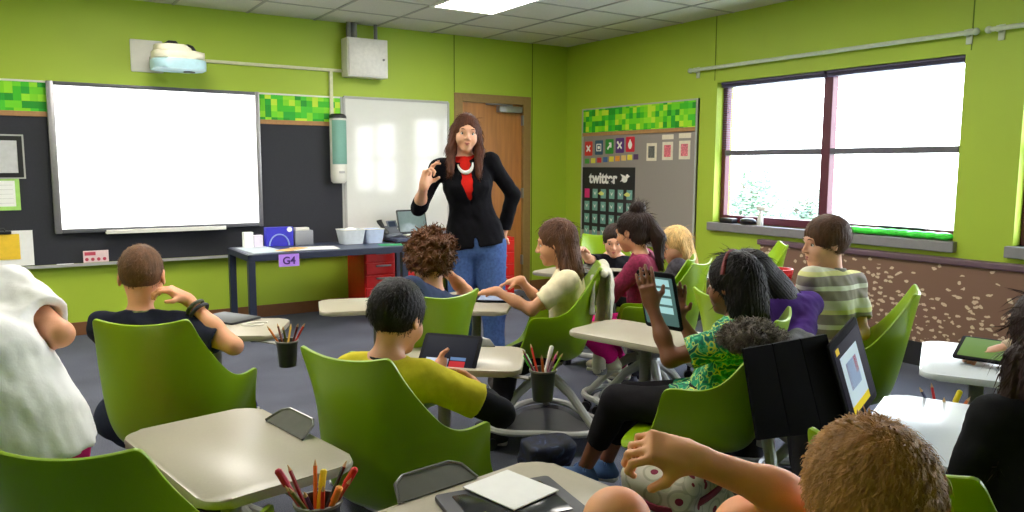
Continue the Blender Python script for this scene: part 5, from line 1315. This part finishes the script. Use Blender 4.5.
# folio standing open on that desk, tablet at its right
ctop = dep(842, 328, 2.06); tb = dep(868, 412, 2.06)
upv = unit(dep(842, 328, 2.04)-dep(866, 415, 2.10)); rgt = unit(dep(858, 322, 2.12)-dep(826, 334, 2.0))
rgt = unit(rgt-upv*(rgt@upv))
cc = (dep(842, 328, 2.04)+dep(866, 415, 2.10))/2
big = tablet('large tablet standing in an open black folio, showing a photo on a white page', cc, rgt, upv, .178, .250, (30, 26, 40), .25, marks=[(-.62, -.62, .52, .56, (206, 222, 236)), (-.40, -.30, .30, .34, (140, 160, 190)), (-.40, -.30, -.24, .34, (150, 60, 70)), (.12, -.05, .30, .34, (190, 60, 60)), (-.62, -.80, .52, -.60, (236, 206, 40)), (-.75, .66, -.55, .80, (226, 190, 60))])
w = MB(); L0 = dep(826, 334, 2.02); L1 = dep(852, 428, 2.07); M0 = dep(742, 349, 1.90); M1 = dep(756, 440, 1.94)
for k in range(3):
    a, b = k/3+.006, (k+1)/3-.006; q = lambda u, v: (L0*(1-u)+M0*u)*(1-v)+(L1*(1-u)+M1*u)*v
    n_ = unit(np.cross(M0-L0, L1-L0))*.004; z = (k % 2)*.004
    pts = [q(a, 0), q(b, 0), q(b, 1), q(a, 1)]
    w = MB(); vs = [w.b.verts.new(p+n_*s+n_*z*10) for s in (-1, 1) for p in pts]
    for f_ in ((0, 1, 2, 3), (7, 6, 5, 4), (0, 4, 5, 1), (1, 5, 6, 2), (2, 6, 7, 3), (3, 7, 4, 0)): w.b.faces.new([vs[i] for i in f_])
    w.done('cover_panel', mat('black_leatherette', (14, 13, 17), .8, .1, 200, .2, spec=.1), big, smooth=False, mtx=Matrix.Translation(Vector(-cc)))

# ---- dark curly girl at the edge, and the pupil beyond her
hd = dep(1056, 342, 1.62); F = dv(48)
A = person('girl with long dark wavy hair and black top, seen from behind', hd, P3((*(hd-F*.04)[:2], .535)), 48, haz=40, shoulder=.12, pitch=10, S=1.0, sk='tan', female=True, hair=('long', 'dark_wavy', (46, 26, 26), dict(t=.018, add=[('e', (0, -.06, -.08), (.098, .06, .15), .03), ('c', (-.085, -.01, -.04), (-.115, -.02, -.22), .03, .02, .02), ('c', (-.11, -.02, -.20), (-.135, -.03, -.27), .016, .007, .02), ('c', (.08, -.02, -.04), (.09, -.03, -.22), .03, .02, .02)])),
    shirt=CLOTH('black_top', (20, 20, 24)), sleeve='long', pants=CLOTH('charcoal', (50, 50, 56)), hair_n=3000, vox=.006, wrists={-1: hd+F*.16-rv(48)*.04-Zv*.42, 1: hd+F*.16+rv(48)*.08-Zv*.42})
hd = dep(1092, 262, 2.75); F = dv(-60)
c12 = chair('green chair beyond the photo edge whose daylit desk shows by the flecked panel', (hd+F*.05)[:2], -53, tuple(dep(978, 364, 2.74)[:2])+(62,), TOPDAY, handle=False)
A = person('pupil beyond the photo edge in a beige sweater, one forearm on the daylit desk', hd, P3((*(hd-F*.05)[:2], .535)), -60, S=1.0, sk='fair', hair=('short', 'mid_brown2', (86, 58, 42), {}), shirt=CLOTH('beige', (196, 176, 156)), sleeve='long', pants=CLOTH('charcoal', (50, 50, 56)), hair_n=500, vox=.008,
    wrists={-1: dep(972, 359, 2.70), 1: dep(1010, 352, 2.9)})
tablet('tablet with a green screen tilted above the daylit desk by the flecked panel', dep(993, 350, 2.68)+Zv*.0, rv(75), unit(dv(75)*.93+Zv*.30), .22, .16, (96, 124, 66), .3)

# ================================================================ PENCIL CUPS, BAGS
def pencil_cup(label, place, loc, cols, seed, r=.042, h=.105, toward=None):
    t = thing('pencil_cup', label, 'cup', (loc[0], loc[1], loc[2]-h)); rnd = random.Random(seed)
    MB().lathe([(.001, 0), (r*.78, 0), (r*.80, .004), (r, h), (r-.003, h), (r*.76, .008), (.001, .008)], 24).done('cup', mat('dark_grey_cup', (62, 62, 66), .4), t)
    MB().lathe([(r-.001, h-.006), (r+.004, h-.006), (r+.004, h), (r-.001, h), (r-.001, h-.006)], 24).done('rim', GREY, t)
    if toward is not None:      # flat clip that hooks the cup under the desk edge
        d = Vector((toward[0]-loc[0], toward[1]-loc[1], 0)); L = min(d.length, .5); d.normalize(); a = math.atan2(d.y, d.x)
        MB().box((r*.95, -.014, 0), (toward[2] if len(toward) > 2 else L-.12, .014, .006), .002, Matrix.Translation((0, 0, .692-t.location.z)) @ Matrix.Rotation(a, 4, 'Z')).done('clip', GREY, t)
        MB().box((r*.95, -.014, h-.03), (r+.006, .014, .695-t.location.z), .001, Matrix.Rotation(a, 4, 'Z')).done('hook', GREY, t)
    for i, (cn, cc, kd) in enumerate(cols):
        a = 2*PI*i/len(cols)+rnd.uniform(-.2, .2); rr = r*.45*rnd.uniform(.6, 1); b0 = Vector((rr*math.cos(a+2.6), rr*math.sin(a+2.6), .012)); 
        ln = rnd.uniform(.150, .185); top = Vector((r*.86*math.cos(a), r*.86*math.sin(a), h*.98)); d = (top-b0).normalized()
        p = thing(kd, '%s %s standing in the cup %s' % (cn, kd, place), kd, tuple(Vector(t.location)+b0), 0, 'pencils and pens in the desk cups'); R_ = .0062 if kd == 'marker' else .0043
        b = Vector((0, 0, 0)); mm = mat('pencil_%d_%d_%d' % cc, cc, .4)
        w = MB(); w.tube([b, b+d*ln], R_, 6 if kd == 'pencil' else 10); w.done('barrel', mm, p)
        if kd == 'pencil': w = MB(); w.tube([b+d*ln, b+d*(ln+.014)], [R_, .0006], 6); w.done('tip', mat('pencil_wood', (206, 164, 112), .6), p)
        else: w = MB(); w.tube([b+d*(ln-.035), b+d*ln, b+d*(ln+.004)], [R_*1.3, R_*1.25, R_*.7], 10); w.done('cap', mm, p)
RB = lambda *a: a
pencil_cup('dark cup of coloured pencils hooked on the big near desk', 'on the big near desk', dep(318, 500, 1.60), [('red', (214, 30, 24), 'marker'), ('black', (26, 26, 30), 'pencil'), ('yellow', (244, 214, 30), 'marker'), ('orange', (236, 110, 30), 'pencil'), ('dark red', (140, 20, 30), 'pencil'), ('crimson', (196, 20, 60), 'marker'), ('pink', (226, 100, 110), 'pencil'), ('green', (110, 120, 40), 'pencil'), ('purple', (90, 40, 90), 'pencil'), ('scarlet', (232, 50, 30), 'pencil'), ('light orange', (246, 150, 60), 'marker'), ('rusty', (170, 60, 30), 'pencil')], 1, r=.047, toward=(.42, 1.88))
pencil_cup('dark cup of pens hanging beside the middle desk', 'beside the middle desk', dep(543, 369, 2.55), [('pink', (214, 70, 130), 'pencil'), ('white', (226, 220, 216), 'marker'), ('red', (206, 40, 30), 'pencil'), ('bright green', (80, 210, 60), 'marker'), ('magenta', (150, 40, 90), 'pencil'), ('orange', (230, 120, 50), 'pencil'), ('lilac', (190, 150, 190), 'pencil'), ('lime', (140, 190, 50), 'pencil')], 2, toward=(1.27, 2.40))
pencil_cup('dark cup of pencils hanging at the cropped-haired boy\'s desk', "at the cropped-haired boy's desk", dep(287, 340, 3.05), [('red', (190, 50, 30), 'pencil'), ('yellow', (210, 170, 50), 'pencil'), ('brown', (110, 60, 40), 'pencil'), ('orange', (220, 120, 50), 'pencil'), ('olive', (120, 120, 60), 'pencil'), ('maroon', (120, 30, 40), 'pencil')], 3, toward=(.69, 3.36))
pencil_cup('dark cup of pencils behind the far edge of the daylit desk', 'behind the daylit desk', dep(944, 411, 2.30), [('yellow', (240, 220, 30), 'marker'), ('red', (200, 40, 40), 'pencil'), ('navy', (40, 40, 80), 'pencil'), ('white', (220, 214, 206), 'pencil'), ('orange', (226, 120, 60), 'pencil')], 4, toward=(2.01, 1.02))
o = MB().slab(rrect(.17, .24, .01, 3), 0, .010, .003).done('notebook', DARK); p = dep(228, 324, 3.42); o.location = (p[0], p[1], .723); o.rotation_euler = (0, 0, .5); tag(o, "thin black tablet on the cropped-haired boy's desk", 'tablet')
o.name = 'tablet'
w = MB(); w.tube([(.05*math.cos(a)*(1+.15*math.sin(3*a)), .03*math.sin(a), .004) for a in [2*PI*k/24 for k in range(22)]], .0035, 6); o = w.done('cable', WHITE); p = dep(255, 325, 3.30); o.location = (p[0], p[1], .723); tag(o, "loop of white cable on the cropped-haired boy's desk", 'cable')

def bag(label, c, rx, ry, rz, m, az, name='backpack', band=None):
    t = thing(name, label, 'bag', (c[0], c[1], c[2]), az)
    sdf_mesh('body', [('+', rbx((0, 0, rz), (rx*.6, ry*.5, rz*.6), rz*.4), .02), ('+', ell((rx*.2, 0, rz*1.3), (rx*.7, ry*.8, rz*.7)), .05)], .008, m, t, disp=lambda X, Y, Z: .010*wav(X, Y, Z, 22)+.003*wav(X, Y, Z, 60))
    if band is not None:
        for dz in (-.3, .35): MB().tube([(rx*1.02*math.cos(a), (ry*.5+rz*.4)*1.04*math.sin(a), rz*(1+dz)+.01*math.sin(3*a)) for a in [2*PI*k/28 for k in range(28)]], .008, 6, closed=True, flat=1.6).done('strap', band, t)
        MB().tube([(-rx*.3, 0, rz*1.7), (-rx*.2, 0, rz*2.15), (rx*.2, 0, rz*2.2), (rx*.4, 0, rz*1.8)], .009, 8).done('handle', band, t)
    return t
def _blotch(n, l, co):
    nz = n.new('ShaderNodeTexVoronoi'); nz.inputs['Scale'].default_value = 16; nz.inputs['Randomness'].default_value = 1; l.new(co, nz.inputs['Vector'])
    cr = const_ramp(n, [(132, 30, 60), (205, 198, 180), (176, 170, 150), (205, 196, 180)], 'CONSTANT', [0, .22, .5, .62]); l.new(nz.outputs['Distance'], cr.inputs[0]); return cr.outputs[0]
p = dep(675, 500, 2.62)
bag('cream backpack with maroon pattern and straps under the leaf-print girl', (p[0], p[1], .13), .20, .15, .15, ramp_mat('cream_maroon_print', _blotch, .8), -20, band=mat('maroon_strap', (120, 24, 52), .7))
def _navy(n, l, co):
    nz = n.new('ShaderNodeTexNoise'); nz.inputs['Scale'].default_value = 14; nz.inputs['Distortion'].default_value = 2; l.new(co, nz.inputs['Vector'])
    cr = const_ramp(n, [(18, 20, 34), (30, 36, 66), (80, 96, 130)], 'LINEAR', [.4, .6, .75]); l.new(nz.outputs['Fac'], cr.inputs[0]); return cr.outputs[0]
NV = ramp_mat('navy_bag', _navy, .7)
c5b = np.array([c2.location.x, c2.location.y, 0]); pb = dep(546, 418, 3.3)
chair_b = None
bag('navy crumpled bag lying in the chair base tray below the pen cup', (pb[0], pb[1], .115), .13, .11, .06, NV, 10, 'tote_bag')
bag('dark bag in the base tray under the cropped-haired boy', (c1.location.x+.02, c1.location.y+.05, .10), .12, .11, .08, mat('dark_bag', (36, 34, 40), .8), 0, 'tote_bag')
